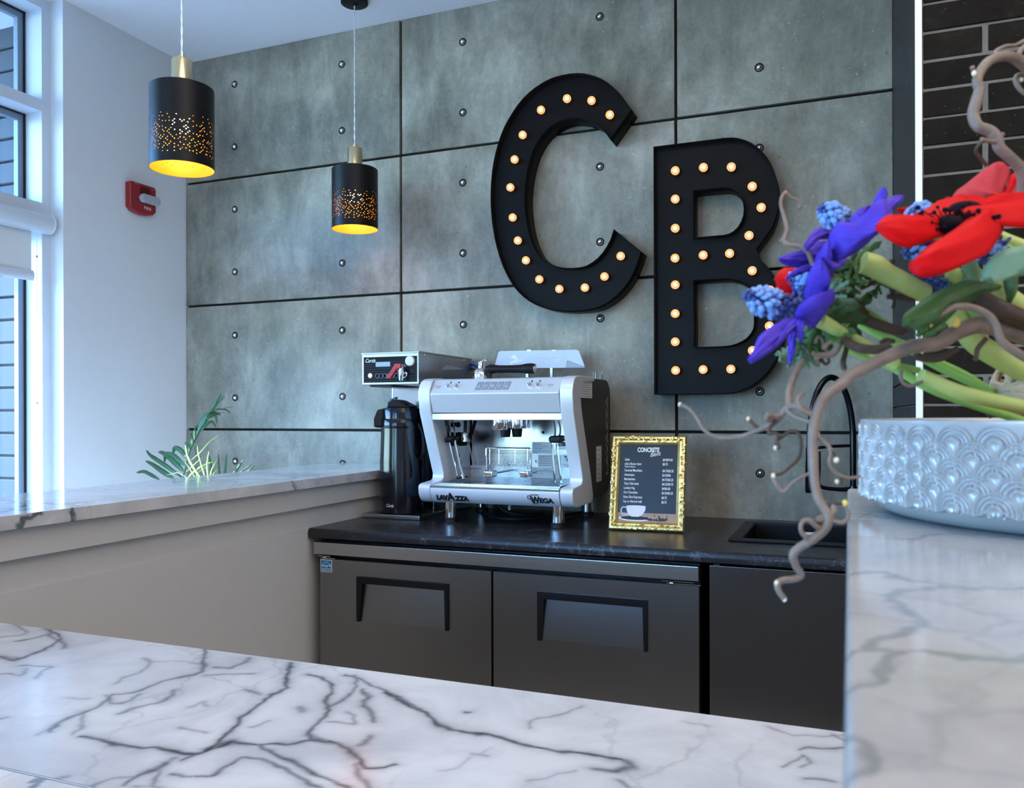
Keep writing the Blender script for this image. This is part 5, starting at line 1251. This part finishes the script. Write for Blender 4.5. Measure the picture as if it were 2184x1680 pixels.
# --- muscari
fl0 = MB().ball((0, 0, 0), .00165, 8, 6, (1, 1, 1.5)).build('floret', MUSC, None); fl1 = MB().ball((0, 0, 0), .0015, 6, 5, (1, 1, 1.4)).build('floret', MUSCD, None)
used = [0, 0]
def muscari(label, tip, base, F, rad, n, dark_from, stemP=None, seed=1):
    t = thing('muscari', MOUTH, label, 'flower'); org = ORG[t.name]; T, Bs = F(*tip), F(*base); ax = (Bs-T); L = ax.length; ax.normalize(); n1 = ax.orthogonal().normalized(); n2 = ax.cross(n1); rn = random.Random(seed)
    MB().tube([T, Bs], [.0012, .0022], 8).build('spike', MUSCD, t)
    for k in range(n):
        s_ = (k+.5)/n; a = k*2.399+rn.uniform(-.3, .3); r = rad*min(1, .30+2.1*s_)*rn.uniform(.85, 1.08); p = T+ax*L*s_+(n1*math.cos(a)+n2*math.sin(a))*r
        dark = s_ > dark_from or s_ < .12; i = 1 if dark else 0; src = (fl0, fl1)[i]
        if not used[i]: o = src; o.parent = t; used[i] = 1
        else: o = src.copy(); COL.objects.link(o); o.parent = t
        o.location = p-org
        d_ = (n1*math.cos(a)+n2*math.sin(a))*.8+ax*.6; o.rotation_euler = d_.to_track_quat('Z', 'Y').to_euler(); q_ = (.55+.5*min(1, s_*3))*rn.uniform(.9, 1.1)*(1 if not dark else rn.uniform(.6, 1.0)); o.scale = (q_, q_, q_)
    if stemP: MB().tube([F(*p) for p in stemP], .0020, 8).build('stem', STEMT, t)
    return t
muscari('pale blue grape hyacinth pointing left in front of the letter B', (110, 990, .430), (545, 1130, .450), R6, .0066, 105, .55, [(545,1130,.45),(760,1230,.462),(900,1400,.47),(1160,1530,.475),(1600,1640,.485)], 3)
muscari('pale blue grape hyacinth above the upper blue anemone', (755, 245, .478), (960, 390, .484), R6, .0064, 85, .80, [(960,390,.484),(1060,500,.486),(1200,700,.49),(1300,820,.49)], 4)
muscari('small grape hyacinth tucked between the blue petals', (500, 900, .462), (690, 860, .468), R6, .0062, 70, .9, [(690,860,.468),(900,960,.474),(1100,1100,.476),(1400,1300,.48)], 5)
muscari('shrivelled dark grape hyacinth under the blue petals', (500, 1130, .456), (640, 1000, .462), R6, .0056, 60, .05, [(640,1000,.462),(800,1100,.468),(1000,1240,.47)], 6)
muscari('grape hyacinth peeping over the left petal of the large red anemone', (640, 640, .47), (760, 760, .474), R7, .0064, 60, .9, [(760,760,.474),(900,900,.48),(1100,1300,.49)], 7)
muscari('dark grape hyacinth beneath the large red anemone', (520, 1200, .465), (980, 1060, .47), R7, .0062, 70, .42, [(980,1060,.47),(1200,1250,.48),(1600,1500,.49)], 8)
muscari('faded dark grape hyacinth under the lowest red petal', (640, 1490, .475), (1040, 1600, .482), R7, .0050, 60, .12, [(1040,1600,.482),(1300,1650,.488),(1700,1750,.49)], 9)
muscari('grape hyacinth at the right behind the lowest red petal', (1520, 1300, .478), (1760, 1060, .484), R7, .0062, 64, .62, [(1760,1060,.484),(1950,1200,.49),(2150,1400,.495)], 10)

# --- loose leaves and thin green stems
lf = thing('leaf_spray', MOUTH, 'broad toothed green anemone leaf hanging over the bowl', 'leaf')
DL = .425
leaf(lf, LEAFG, [(1720,850,DL+.02),(1560,838,DL+.012),(1400,900,DL),(1300,962,DL-.008),(1190,1045,DL-.016),(1195,1085,DL-.018)], [(1715,905,DL+.02),(1640,940,DL+.014),(1500,1010,DL+.004),(1400,1085,DL-.004),(1300,1135,DL-.012),(1205,1092,DL-.018)], R5, bulge=.006, n=20)
leaf(lf, LEAFG, [(1360,1010,DL-.004),(1290,1040,DL-.008),(1230,1070,DL-.012),(1190,1090,DL-.016)], [(1420,1060,DL-.002),(1330,1140,DL-.006),(1280,1180,DL-.010),(1320,1120,DL-.014)], R5, bulge=.002, n=10)
leaf(lf, LEAFG, [(1480,960,DL+.002),(1420,1010,DL),(1350,1060,DL),(1290,1125,DL)], [(1520,1000,DL+.002),(1480,1050,DL),(1420,1105,DL),(1370,1150,DL)], R5, bulge=.003, n=10)
for k, (u, v) in enumerate(((1230,1040),(1260,1080),(1300,1120),(1345,1128),(1395,1100),(1225,1060))):
    leaf(lf, LEAFG, [(u+30, v-20, DL-.008),(u, v+5, DL-.012),(u-38, v+44, DL-.014)], [(u+62, v+6, DL-.008),(u+30, v+34, DL-.012),(u-30, v+48, DL-.014)], R5, bulge=.001, n=6, mm=4, name='leaf_tooth')
lf = thing('leaf_spray', MOUTH, 'pale grey-green leaf curling at the right edge under the red petal', 'leaf')
leaf(lf, LEAFP, [(1640,830,DL),(1690,735,DL-.004),(1790,655,DL-.008),(1920,622,DL-.010),(2010,640,DL-.010)], [(1660,838,DL),(1760,830,DL+.004),(1850,800,DL+.006),(1940,770,DL+.004),(2010,650,DL-.010)], R5, bulge=.008, n=16)
leaf(lf, LEAFG, [(1800,700,DL+.02),(1790,800,DL+.02),(1800,900,DL+.02),(1810,970,DL+.02)], [(1900,700,DL+.02),(1880,800,DL+.02),(1870,900,DL+.02),(1830,980,DL+.02)], R5, bulge=.004, n=10)
leaf(lf, LEAFP, [(1540,770,DL+.05),(1560,800,DL+.05),(1520,860,DL+.05)], [(1640,760,DL+.05),(1640,820,DL+.05),(1540,866,DL+.05)], R5, bulge=.003, n=8)
ST = [('thin green stem running just under the lower blue anemone stem', [(690,1150,.468),(900,1258,.47),(1130,1350,.474),(1400,1500,.478),(1990,1700,.49)], .0026),
      ('thin green stem slanting steeply below the willow branch', [(1050,1150,.49),(1200,1225,.49),(1330,1310,.492),(1500,1400,.494),(1720,1500,.496)], .0023),
      ('short thin green stem beside the steep one', [(1390,1320,.50),(1560,1400,.50),(1740,1510,.50),(1900,1570,.50)], .0026),
      ('bright green stem running level at the right edge', [(1580,1018,.47),(1700,1055,.47),(1800,1080,.47),(1990,1110,.475)], .0030)]
for lab, P, r in ST:
    o = MB().tube([R5(*p) for p in P], r, 10).build('green_stem', STEMT, None, origin=MOUTH); tag(o, lab, 'stem')
o = MB().tube([R5(1700, 850, .455), R5(1800, 940, .458), R5(1990, 1060, .465)], [.0056, .0062, .0064], 12).build('green_stem', STEMG, None, origin=MOUTH); tag(o, 'thick green stem at the right edge above the level thin one', 'stem')
wk = thing('wicker_ball', R5(1900, 1480, .50), 'pale wicker ball half hidden behind stems at the right edge', 'decoration')
for k in range(16):
    a, b = random.uniform(0, PI), random.uniform(0, PI); x = Vector((math.cos(a)*math.sin(b), math.sin(a)*math.sin(b), math.cos(b))); y = x.orthogonal().normalized(); z = x.cross(y)
    c = R5(1915, 1480, .50)
    MB().tube([c+(y*math.cos(t*PI/10)+z*math.sin(t*PI/10))*.017 for t in range(21)], .0016, 6).build('strand', WICKER, wk)

# ================================================================== TWISTED WILLOW
def twig(t, P, R, F, mat=BARK, name='twig', n=None):
    R = [r*.74 for r in R] if isinstance(R, (list, tuple)) else R*.74
    return MB().tube([F(*p) for p in P], R, 10, n=n).build(name, mat, t)
def bud(t, u, v, d, F, r=.0022, mat=CUT, name='bud'): return MB().ball(F(u, v, d), r*.62, 8, 6, (1, 1, 1.2)).build(name, mat, t)
D = .425
wb_ = thing('willow_branch', MOUTH, 'thick twisted grey willow branch arching over the bowl and hanging down', 'branch')
main = [(1990,1190,D+.03),(1915,1165,D+.03),(1800,1130,D+.026),(1650,1100,D+.02),(1500,1150,D+.012),(1400,1210,D+.006),(1250,1228,D),(1100,1290,D-.006),(900,1390,D-.012)]
q5 = lambda u, v, d: ((1500+u/2.8-1440)*2.935, (300+v/2.8-760)*2.935, d)
mainP = [q5(*p) for p in main]+[(1050,165,D-.014),(940,250,D-.016),(885,370,D-.018),(862,500,D-.02),(864,650,D-.022),(872,780,D-.024),(892,880,D-.026),(925,940,D-.027),(958,1000,D-.028),(940,1075,D-.028),(860,1145,D-.028),(785,1190,D-.027),(738,1240,D-.026),(755,1310,D-.025),(790,1368,D-.024),(745,1392,D-.024),(675,1400,D-.025),(640,1425,D-.026),(652,1475,D-.027),(685,1518,D-.028)]
mR = [.0070,.0070,.0068,.0062,.0056,.0052,.0050,.0046,.0042,.0040,.0038,.0035,.0033,.0031,.0030,.0029,.0030,.0034,.0030,.0030,.0028,.0028,.0024,.0022,.0024,.0022,.0022,.0018,.0018]
twig(wb_, mainP, mR, R8, BARK, 'main_stem', 130)
twig(wb_, [(28,300,.455),(90,330,.452),(140,392,.45),(172,450,.446),(240,500,.442),(330,510,.438),(430,496,.434),(505,465,.43),(590,430,.426),(650,388,.422),(690,335,.42),(740,312,.418),(800,330,.412),(862,362,.408)], [.0012,.0011,.0012,.0013,.0015,.0016,.0017,.0020,.0022,.0022,.0024,.0024,.0018,.0020], R8)
bud(wb_, 30, 300, .455, R8, .0017)
twig(wb_, [(520,450,.43),(490,425,.428),(460,392,.426)], [.0016,.0015,.0014], R8); bud(wb_, 458, 390, .426, R8, .0016)
twig(wb_, [(715,315,.419),(712,255,.422),(718,200,.426),(745,130,.43),(775,70,.436),(800,30,.44)], [.0026,.0024,.0024,.0022,.0022,.002], R8)
twig(wb_, [(700,340,.419),(740,370,.416),(800,395,.412),(862,412,.408)], [.0018,.0016,.0015,.0017], R8)
twig(wb_, [(862,365,.407),(800,340,.408),(768,290,.410),(775,250,.412),(812,232,.414)], [.0017,.0017,.0015,.0014,.0011], R8)
twig(wb_, [(660,370,.421),(610,380,.42),(580,370,.418),(572,395,.418),(600,400,.419)], [.002,.002,.002,.0018,.0014], R8)
twig(wb_, [(625,400,.421),(592,450,.42),(590,485,.419),(620,478,.418),(660,500,.417)], [.0014,.0014,.0013,.0012,.0012], R8, BARKD)
twig(wb_, [(628,575,.419),(640,525,.418),(670,500,.417),(720,470,.416),(765,475,.415),(785,520,.414),(785,590,.413),(770,640,.412),(720,690,.411),(670,730,.41),(615,745,.409)], [.0013,.0013,.0014,.0013,.0012,.0012,.0012,.0012,.0011,.001,.0012], R8, BARKD)
twig(wb_, [(660,500,.417),(635,520,.415),(655,560,.414),(640,580,.414)], [.001,.0009,.0009,.0011], R8, BARKD); bud(wb_, 628, 572, .418, R8, .0017); bud(wb_, 615, 747, .409, R8, .0018)
twig(wb_, [(615,752,.409),(630,800,.408),(680,845,.407),(735,790,.406),(825,738,.404),(850,730,.403)], [.0011,.0012,.0014,.0011,.0011,.0011], R8)
twig(wb_, [(885,465,.405),(905,510,.404),(960,560,.403),(975,610,.402),(965,660,.402),(985,710,.402),(1030,745,.402),(1090,760,.402),(1160,750,.404)], [.0016,.0014,.0014,.0014,.0013,.0013,.0013,.0011,.001], R8)
twig(wb_, [(975,600,.402),(990,600,.401),(1005,630,.401)], [.0009,.0008,.0008], R8, BARKD); bud(wb_, 1008, 648, .401, R8, .002); bud(wb_, 1012, 783, .402, R8, .0016); bud(wb_, 1042, 790, .402, R8, .0014, BARKD)
twig(wb_, [(1040,745,.402),(1042,770,.402),(1040,788,.402)], .0009, R8, BARKD)
twig(wb_, [(905,1075,.397),(880,1060,.396),(845,1028,.395),(810,1024,.395),(787,1055,.395),(792,1100,.395),(830,1140,.396)], [.002,.0018,.0016,.0015,.0015,.0015,.0016], R8)
twig(wb_, [(940,935,.398),(990,920,.397),(1050,922,.396)], [.0016,.001,.0009], R8, BARKD); bud(wb_, 1062, 918, .396, R8, .0022, plain('yellow_bud', (.75, .52, .10), .5))
twig(wb_, [(1068,945,.396),(1084,975,.396),(1080,1010,.396),(1045,1040,.396),(1000,1030,.396),(960,1010,.397)], [.0011,.0012,.0013,.0013,.0012,.0014], R8)
twig(wb_, [(925,1000,.397),(890,1015,.396),(905,1025,.396),(960,1005,.397)], [.0014,.0012,.0012,.0014], R8)
twig(wb_, [(985,930,.398),(990,965,.397),(950,1000,.397)], [.0024,.0026,.0024], R8)
bud(wb_, 683, 1518, .397, R8, .0018, WHITEP, 'pale_tip'); bud(wb_, 634, 1416, .398, R8, .0017)

D2 = .47
wc = thing('willow_branch', MOUTH, 'twisted willow branch rising past the bricks at the top right', 'branch')
RZ = lambda u, v, d: at(1840+u/3.652, v/3.652, d)
twig(wc, [(1420,620,D2+.02),(1256,500,D2+.01),(1180,450,D2+.006),(1080,438,D2),(980,480,D2-.004),(910,570,D2-.006),(892,640,D2-.008),(910,700,D2-.008),(885,790,D2-.008),(862,890,D2-.008),(895,980,D2-.01),(990,1020,D2-.01),(1045,1080,D2-.01),(1065,1150,D2-.01),(1150,1230,D2-.008),(1225,1310,D2-.006),(1248,1400,D2-.004),(1235,1520,D2)], [.0052,.0045,.0042,.0038,.0036,.0036,.0036,.0040,.0042,.0042,.0042,.0043,.0044,.0042,.0042,.0042,.0040,.0040], RZ, BARK, 'main_stem', 90)
twig(wc, [(1045,405,D2),(1060,385,D2),(1120,358,D2+.004),(1190,352,D2+.006),(1260,318,D2+.008),(1330,290,D2+.01)], [.0026,.0016,.0014,.0014,.0016,.0018], RZ); bud(wc, 1045, 400, D2, RZ, .0022, plain('pink_bud', (.55, .32, .26), .5))
twig(wc, [(880,575,D2-.006),(862,548,D2-.007),(852,520,D2-.008)], [.0018,.0015,.0016], RZ); bud(wc, 868, 572, D2-.008, RZ, .0022)
twig(wc, [(1030,1105,D2-.012),(990,1100,D2-.014),(930,1090,D2-.016)], [.0018,.0015,.002], RZ)
twig(wc, [(940,1095,D2-.016),(895,1140,D2-.016),(882,1185,D2-.014),(925,1240,D2-.012),(965,1285,D2-.01)], [.0012,.0012,.0012,.0014,.0016], RZ, BARKD); bud(wc, 930, 1088, D2-.016, RZ, .0020, BARK)
twig(wc, [(1290,340,D2+.02),(1230,395,D2+.018),(1212,450,D2+.016),(1245,500,D2+.014),(1290,500,D2+.014)], .0021, RZ)
twig(wc, [(1290,590,D2+.02),(1215,585,D2+.018),(1190,625,D2+.016),(1220,690,D2+.016),(1275,740,D2+.016)], [.0018,.002,.002,.0018,.0016], RZ); bud(wc, 1235, 622, D2+.016, RZ, .0018); bud(wc, 1090, 1048, D2-.012, RZ, .0018, BARK)

wd = thing('willow_branch', MOUTH, 'slender willow twig curling up in front of the letter B', 'branch')
twig(wd, [(668,790,.446),(650,735,.446),(620,665,.446),(575,632,.447),(512,622,.448),(480,595,.45),(500,535,.452),(482,450,.454),(463,385,.456),(470,335,.458),(492,315,.46),(530,345,.46),(560,352,.46),(578,380,.46),(570,408,.46)], [.0018,.0017,.0016,.0015,.0015,.0016,.0015,.0014,.0013,.0013,.0012,.0010,.0010,.0011,.0013], R5, BARK, 'main_stem', 60)
bud(wd, 466, 596, .45, R5, .0014, BARK); bud(wd, 492, 312, .46, R5, .0018, plain('copper_bud', (.42, .20, .13), .5)); bud(wd, 580, 400, .46, R5, .0013, BARK)
wd = thing('willow_branch', MOUTH, 'dark brown willow twig behind the lower blue anemone stem', 'branch')
twig(wd, [(870,955,.47),(910,985,.47),(965,1060,.468),(1040,1098,.466),(1150,1130,.464),(1230,1110,.462),(1330,1050,.46)], [.004,.0046,.0046,.0044,.0042,.0034,.0026], R5, BARKD, 'main_stem', 40)
twig(wd, [(940,880,.47),(1000,850,.47),(1060,820,.468),(1095,770,.466),(1105,735,.466),(1130,715,.466)], [.002,.0022,.0022,.0024,.0024,.002], R5, BARKD)
twig(wd, [(1120,850,.47),(1120,900,.47),(1140,960,.47),(1132,1000,.47)], [.0012,.0011,.001,.0014], R5, BARKD); bud(wd, 1130, 900, .47, R5, .0022, BARKD)
twig(wd, [(1100,930,.47),(1180,930,.47),(1240,940,.47),(1300,935,.47)], [.002,.003,.003,.002], R5, BARKD)
wd = thing('willow_branch', MOUTH, 'curled willow twig below the lower blue anemone', 'branch')
twig(wd, [(650,1268,.445),(690,1280,.445),(760,1275,.445),(800,1235,.445),(818,1180,.445)], [.0018,.0022,.0026,.0028,.0026], R5, BARK, 'main_stem', 24)
twig(wd, [(720,1250,.446),(740,1215,.446),(770,1200,.446)], .0018, R5)
twig(wd, [(668,1210,.45),(690,1170,.45),(715,1200,.45),(712,1240,.45)], .0012, R5)
twig(wd, [(688,1318,.45),(705,1310,.45),(730,1335,.45),(750,1318,.45),(742,1290,.45)], [.0016,.0012,.0011,.001,.001], R5, BARKD); bud(wd, 688, 1318, .45, R5, .002, plain('brown_bud', (.22, .09, .04), .5))
twig(wd, [(860,1205,.452),(850,1260,.452),(835,1320,.452),(840,1360,.452)], [.0018,.0018,.002,.0022], R5, BARKD); bud(wd, 842, 1358, .452, R5, .0024, MATS['brown_bud'])
twig(wd, [(830,1180,.442),(870,1210,.442),(940,1240,.440),(1040,1246,.438),(1120,1220,.436)], [.003,.0034,.0036,.0034,.003], R5, BARKD)
twig(wd, [(1060,1210,.442),(1090,1190,.442),(1140,1200,.442)], .0018, R5, BARKD)
twig(wd, [(1180,1370,.45),(1178,1410,.45),(1200,1450,.45),(1250,1462,.45),(1310,1438,.45)], [.0016,.0015,.0014,.0014,.0012], R5); bud(wd, 1398, 1478, .46, R5, .0022, BARK)
wd = thing('willow_branch', MOUTH, 'smooth brown willow twig looping over the thick branch at the right', 'branch')
twig(wd, [(1338,1080,.416),(1380,1058,.416),(1430,1030,.417),(1500,992,.418),(1600,995,.420),(1700,1040,.421),(1745,1100,.421),(1765,1165,.421),(1800,1215,.422),(1915,1290,.425),(2000,1330,.43)], [.0014,.0018,.002,.0024,.0026,.0027,.0028,.0028,.003,.0032,.0032], R5, BARK, 'main_stem', 50)
bud(wd, 1345, 1068, .416, R5, .0022); bud(wd, 1352, 1103, .416, R5, .0022, plain('ochre_bud', (.70, .50, .16), .5)); bud(wd, 1508, 1085, .43, R5, .0036, MATS['yellow_bud'], 'yellow_leaf_bud')
twig(wd, [(1690,1180,.446),(1640,1240,.446),(1630,1290,.446),(1622,1310,.446)], [.0018,.0018,.0016,.0018], R5, BARKD)
twig(wd, [(1260,1285,.45),(1340,1300,.45),(1430,1290,.45),(1520,1240,.45)], [.003,.0032,.003,.0022], R5, BARKD)
twig(wd, [(1600,880,.44),(1700,960,.44),(1800,1020,.44),(1960,1090,.45)], [.004,.006,.007,.007], R5, BARKD)
twig(wd, [(1700,1640,.5),(1760,1610,.5),(1830,1650,.5)], [.003,.004,.003], R5, BARKD)

# ================================================================== PLANTS BEHIND THE LOW WALL
def RP(u, v, y): return onp(290+u/7.637, 820+v/7.637, 1, y)
def blade(t, P, w, mat, y, name='leaflet', dy=.06, n=12):
    k_ = len(P); Q = catmull([RP(u, v, y+dy*i/(max(1, k_-1))) for i, (u, v) in enumerate(P)], n); m = MB(); w3 = w/7.637*4.0/FPX/2
    for i, p in enumerate(Q):
        tn = (Q[min(i+1, n)]-Q[max(i-1, 0)]).normalized(); sd_ = tn.cross(FW).normalized(); s_ = i/n; ww = w3*min(1, .35+3*s_)*math.sqrt(max(.0, 1-s_**2.2))
        for q_ in (-1, 0, 1): m.addv(p+sd_*ww*q_+FW*(.25*ww*abs(q_)))
    for i in range(n):
        for j in range(2): e = i*3+j; m.face((e, e+1, e+4, e+3))
    o = m.build(name, mat, t, angle=180); solid(o, .0006, 0); return o
pbase = RP(765, 1500, -.42)
pl = thing('palm_plant', (pbase.x-.05, -.50, 0), 'dark green palm in the corner, its tall frond against the concrete wall', 'plant')
po = Vector((pbase.x-.05, -.50, 0))
MB().lathe([(.08, .001), (.09, .02), (.105, .36), (.108, .37), (.10, .37), (.095, .33), (.001, .33)], po, 32).build('pot', POT, pl)
MB().tube([po+Vector((0, 0, .33)), po+Vector((.01, 0, .7)), pbase, RP(830, 1240, -.40), RP(860, 1120, -.39), RP(930, 960, -.37), RP(1050, 750, -.34), RP(1200, 450, -.30)], [.006, .005, .0042, .0035, .003, .0026, .002, .001], 8).build('frond_stem', PALMG, pl)
for P, w in (([(380,1545),(260,1480),(140,1418),(60,1422),(5,1435)],60),([(610,1525),(420,1410),(280,1310),(150,1238)],84),([(740,1505),(480,1320),(300,1200),(220,1140),(162,1060)],70),([(775,1412),(650,1290),(540,1190),(430,1110),(360,1100)],88),([(800,1310),(700,1240),(600,1150),(490,1130),(470,1180),(465,1280)],78),([(825,1200),(760,1110),(700,1050),(630,1030),(610,1080),(600,1135)],78),([(870,1085),(850,1020),(820,960),(790,955)],62),([(915,975),(905,900),(895,840),(900,788)],58),([(955,900),(950,800),(970,710),(1050,635)],40),
        ([(1000,800),(1060,640),(1140,500),(1230,458),(1310,470),(1392,494)],70),([(1150,560),(1240,500),(1300,520),(1318,645)],50),([(1210,445),(1300,405),(1420,402),(1500,430),(1542,474)],28),([(1060,760),(1140,660),(1220,600),(1270,640),(1305,690)],44),([(990,800),(1140,560),(1280,330),(1402,120)],62),([(1080,680),(1200,460),(1340,300),(1445,155)],24),([(1100,620),(1200,440),(1380,260),(1470,190)],14),([(1270,430),(1400,400),(1500,372),(1600,358)],8),([(1250,495),(1330,465),(1450,458)],12),([(1000,980),(960,1010),(985,1150),(1005,1230)],24)):
    blade(pl, P, w, PALMG, -.40)
p2b = RP(1430, 1560, -.30); po2 = Vector((p2b.x+.05, -.20, 0))
pl2 = thing('palm_plant', (po2.x, -.20, 0), 'low palm whose pointed leaf tips just show above the marble bar top', 'plant')
MB().lathe([(.08, .001), (.10, .02), (.13, .34), (.135, .35), (.12, .35), (.115, .31), (.001, .31)], po2, 32).build('pot', POT, pl2)
MB().tube([po2+Vector((0, 0, .31)), po2+Vector((0, -.01, .7)), RP(1430, 1700, -.28)], [.006, .005, .003], 8).build('frond_stem', PALMG, pl2)
for P, w in (([(1260,1560),(1235,1420),(1215,1280),(1190,1140)],44),([(1350,1560),(1352,1420),(1345,1260),(1340,1108)],36),([(1430,1560),(1448,1420),(1462,1270),(1480,1108)],40),([(1540,1520),(1620,1410),(1690,1310),(1752,1218)],46),([(1600,1500),(1730,1405),(1820,1340),(1895,1288)],26),([(1740,1490),(1840,1400),(1900,1350),(1945,1318)],24),([(1740,1300),(1770,1360),(1780,1420)],8),([(1850,1440),(1920,1390),(1985,1350)],10)):
    blade(pl2, P, w, PALMG, -.28, dy=.03)
gb_ = RP(1080, 1640, -.52); po3 = Vector((gb_.x+.13, -.66, 0))
gr = thing('grass_plant', (po3.x, -.66, 0), 'bright yellow-green grassy plant catching the sun in front of the palm', 'plant')
MB().lathe([(.07, .001), (.09, .02), (.11, .40), (.115, .41), (.10, .41), (.095, .37), (.001, .37)], po3, 32).build('pot', POT, gr)
MB().tube([po3+Vector((0, 0, .37)), po3+Vector((0, 0, .8)), gb_], [.010, .009, .006], 8).build('crown_stem', GRASSG, gr)
for P, w in (([(1060,1560),(1010,1470),(900,1300),(830,1150),(815,1060),(800,980)],34),([(1140,1560),(1105,1450),(1045,1250),(1012,1130),(1004,1070),(1005,990)],22),([(1175,1560),(1168,1450),(1155,1330),(1170,1180),(1185,1110),(1170,1088)],24),([(1200,1560),(1215,1460),(1240,1370),(1280,1290),(1320,1212)],24),([(1220,1560),(1260,1450),(1300,1410),(1335,1380)],18),([(1000,1560),(940,1480),(860,1350),(795,1260)],16),([(820,1560),(900,1460),(1040,1350),(1180,1280),(1275,1262)],30),([(960,1560),(1010,1440),(1100,1370),(1210,1330)],14),([(820,1420),(920,1330),(1040,1220),(1100,1180),(1145,1190)],16),([(880,1560),(700,1440),(600,1452),(470,1480)],10),([(900,1230),(1050,1100),(1200,930),(1370,812)],18),([(920,1200),(960,1180),(1020,1110)],12)):
    blade(gr, P, w, GRASSG, -.50, name='blade', dy=.08)
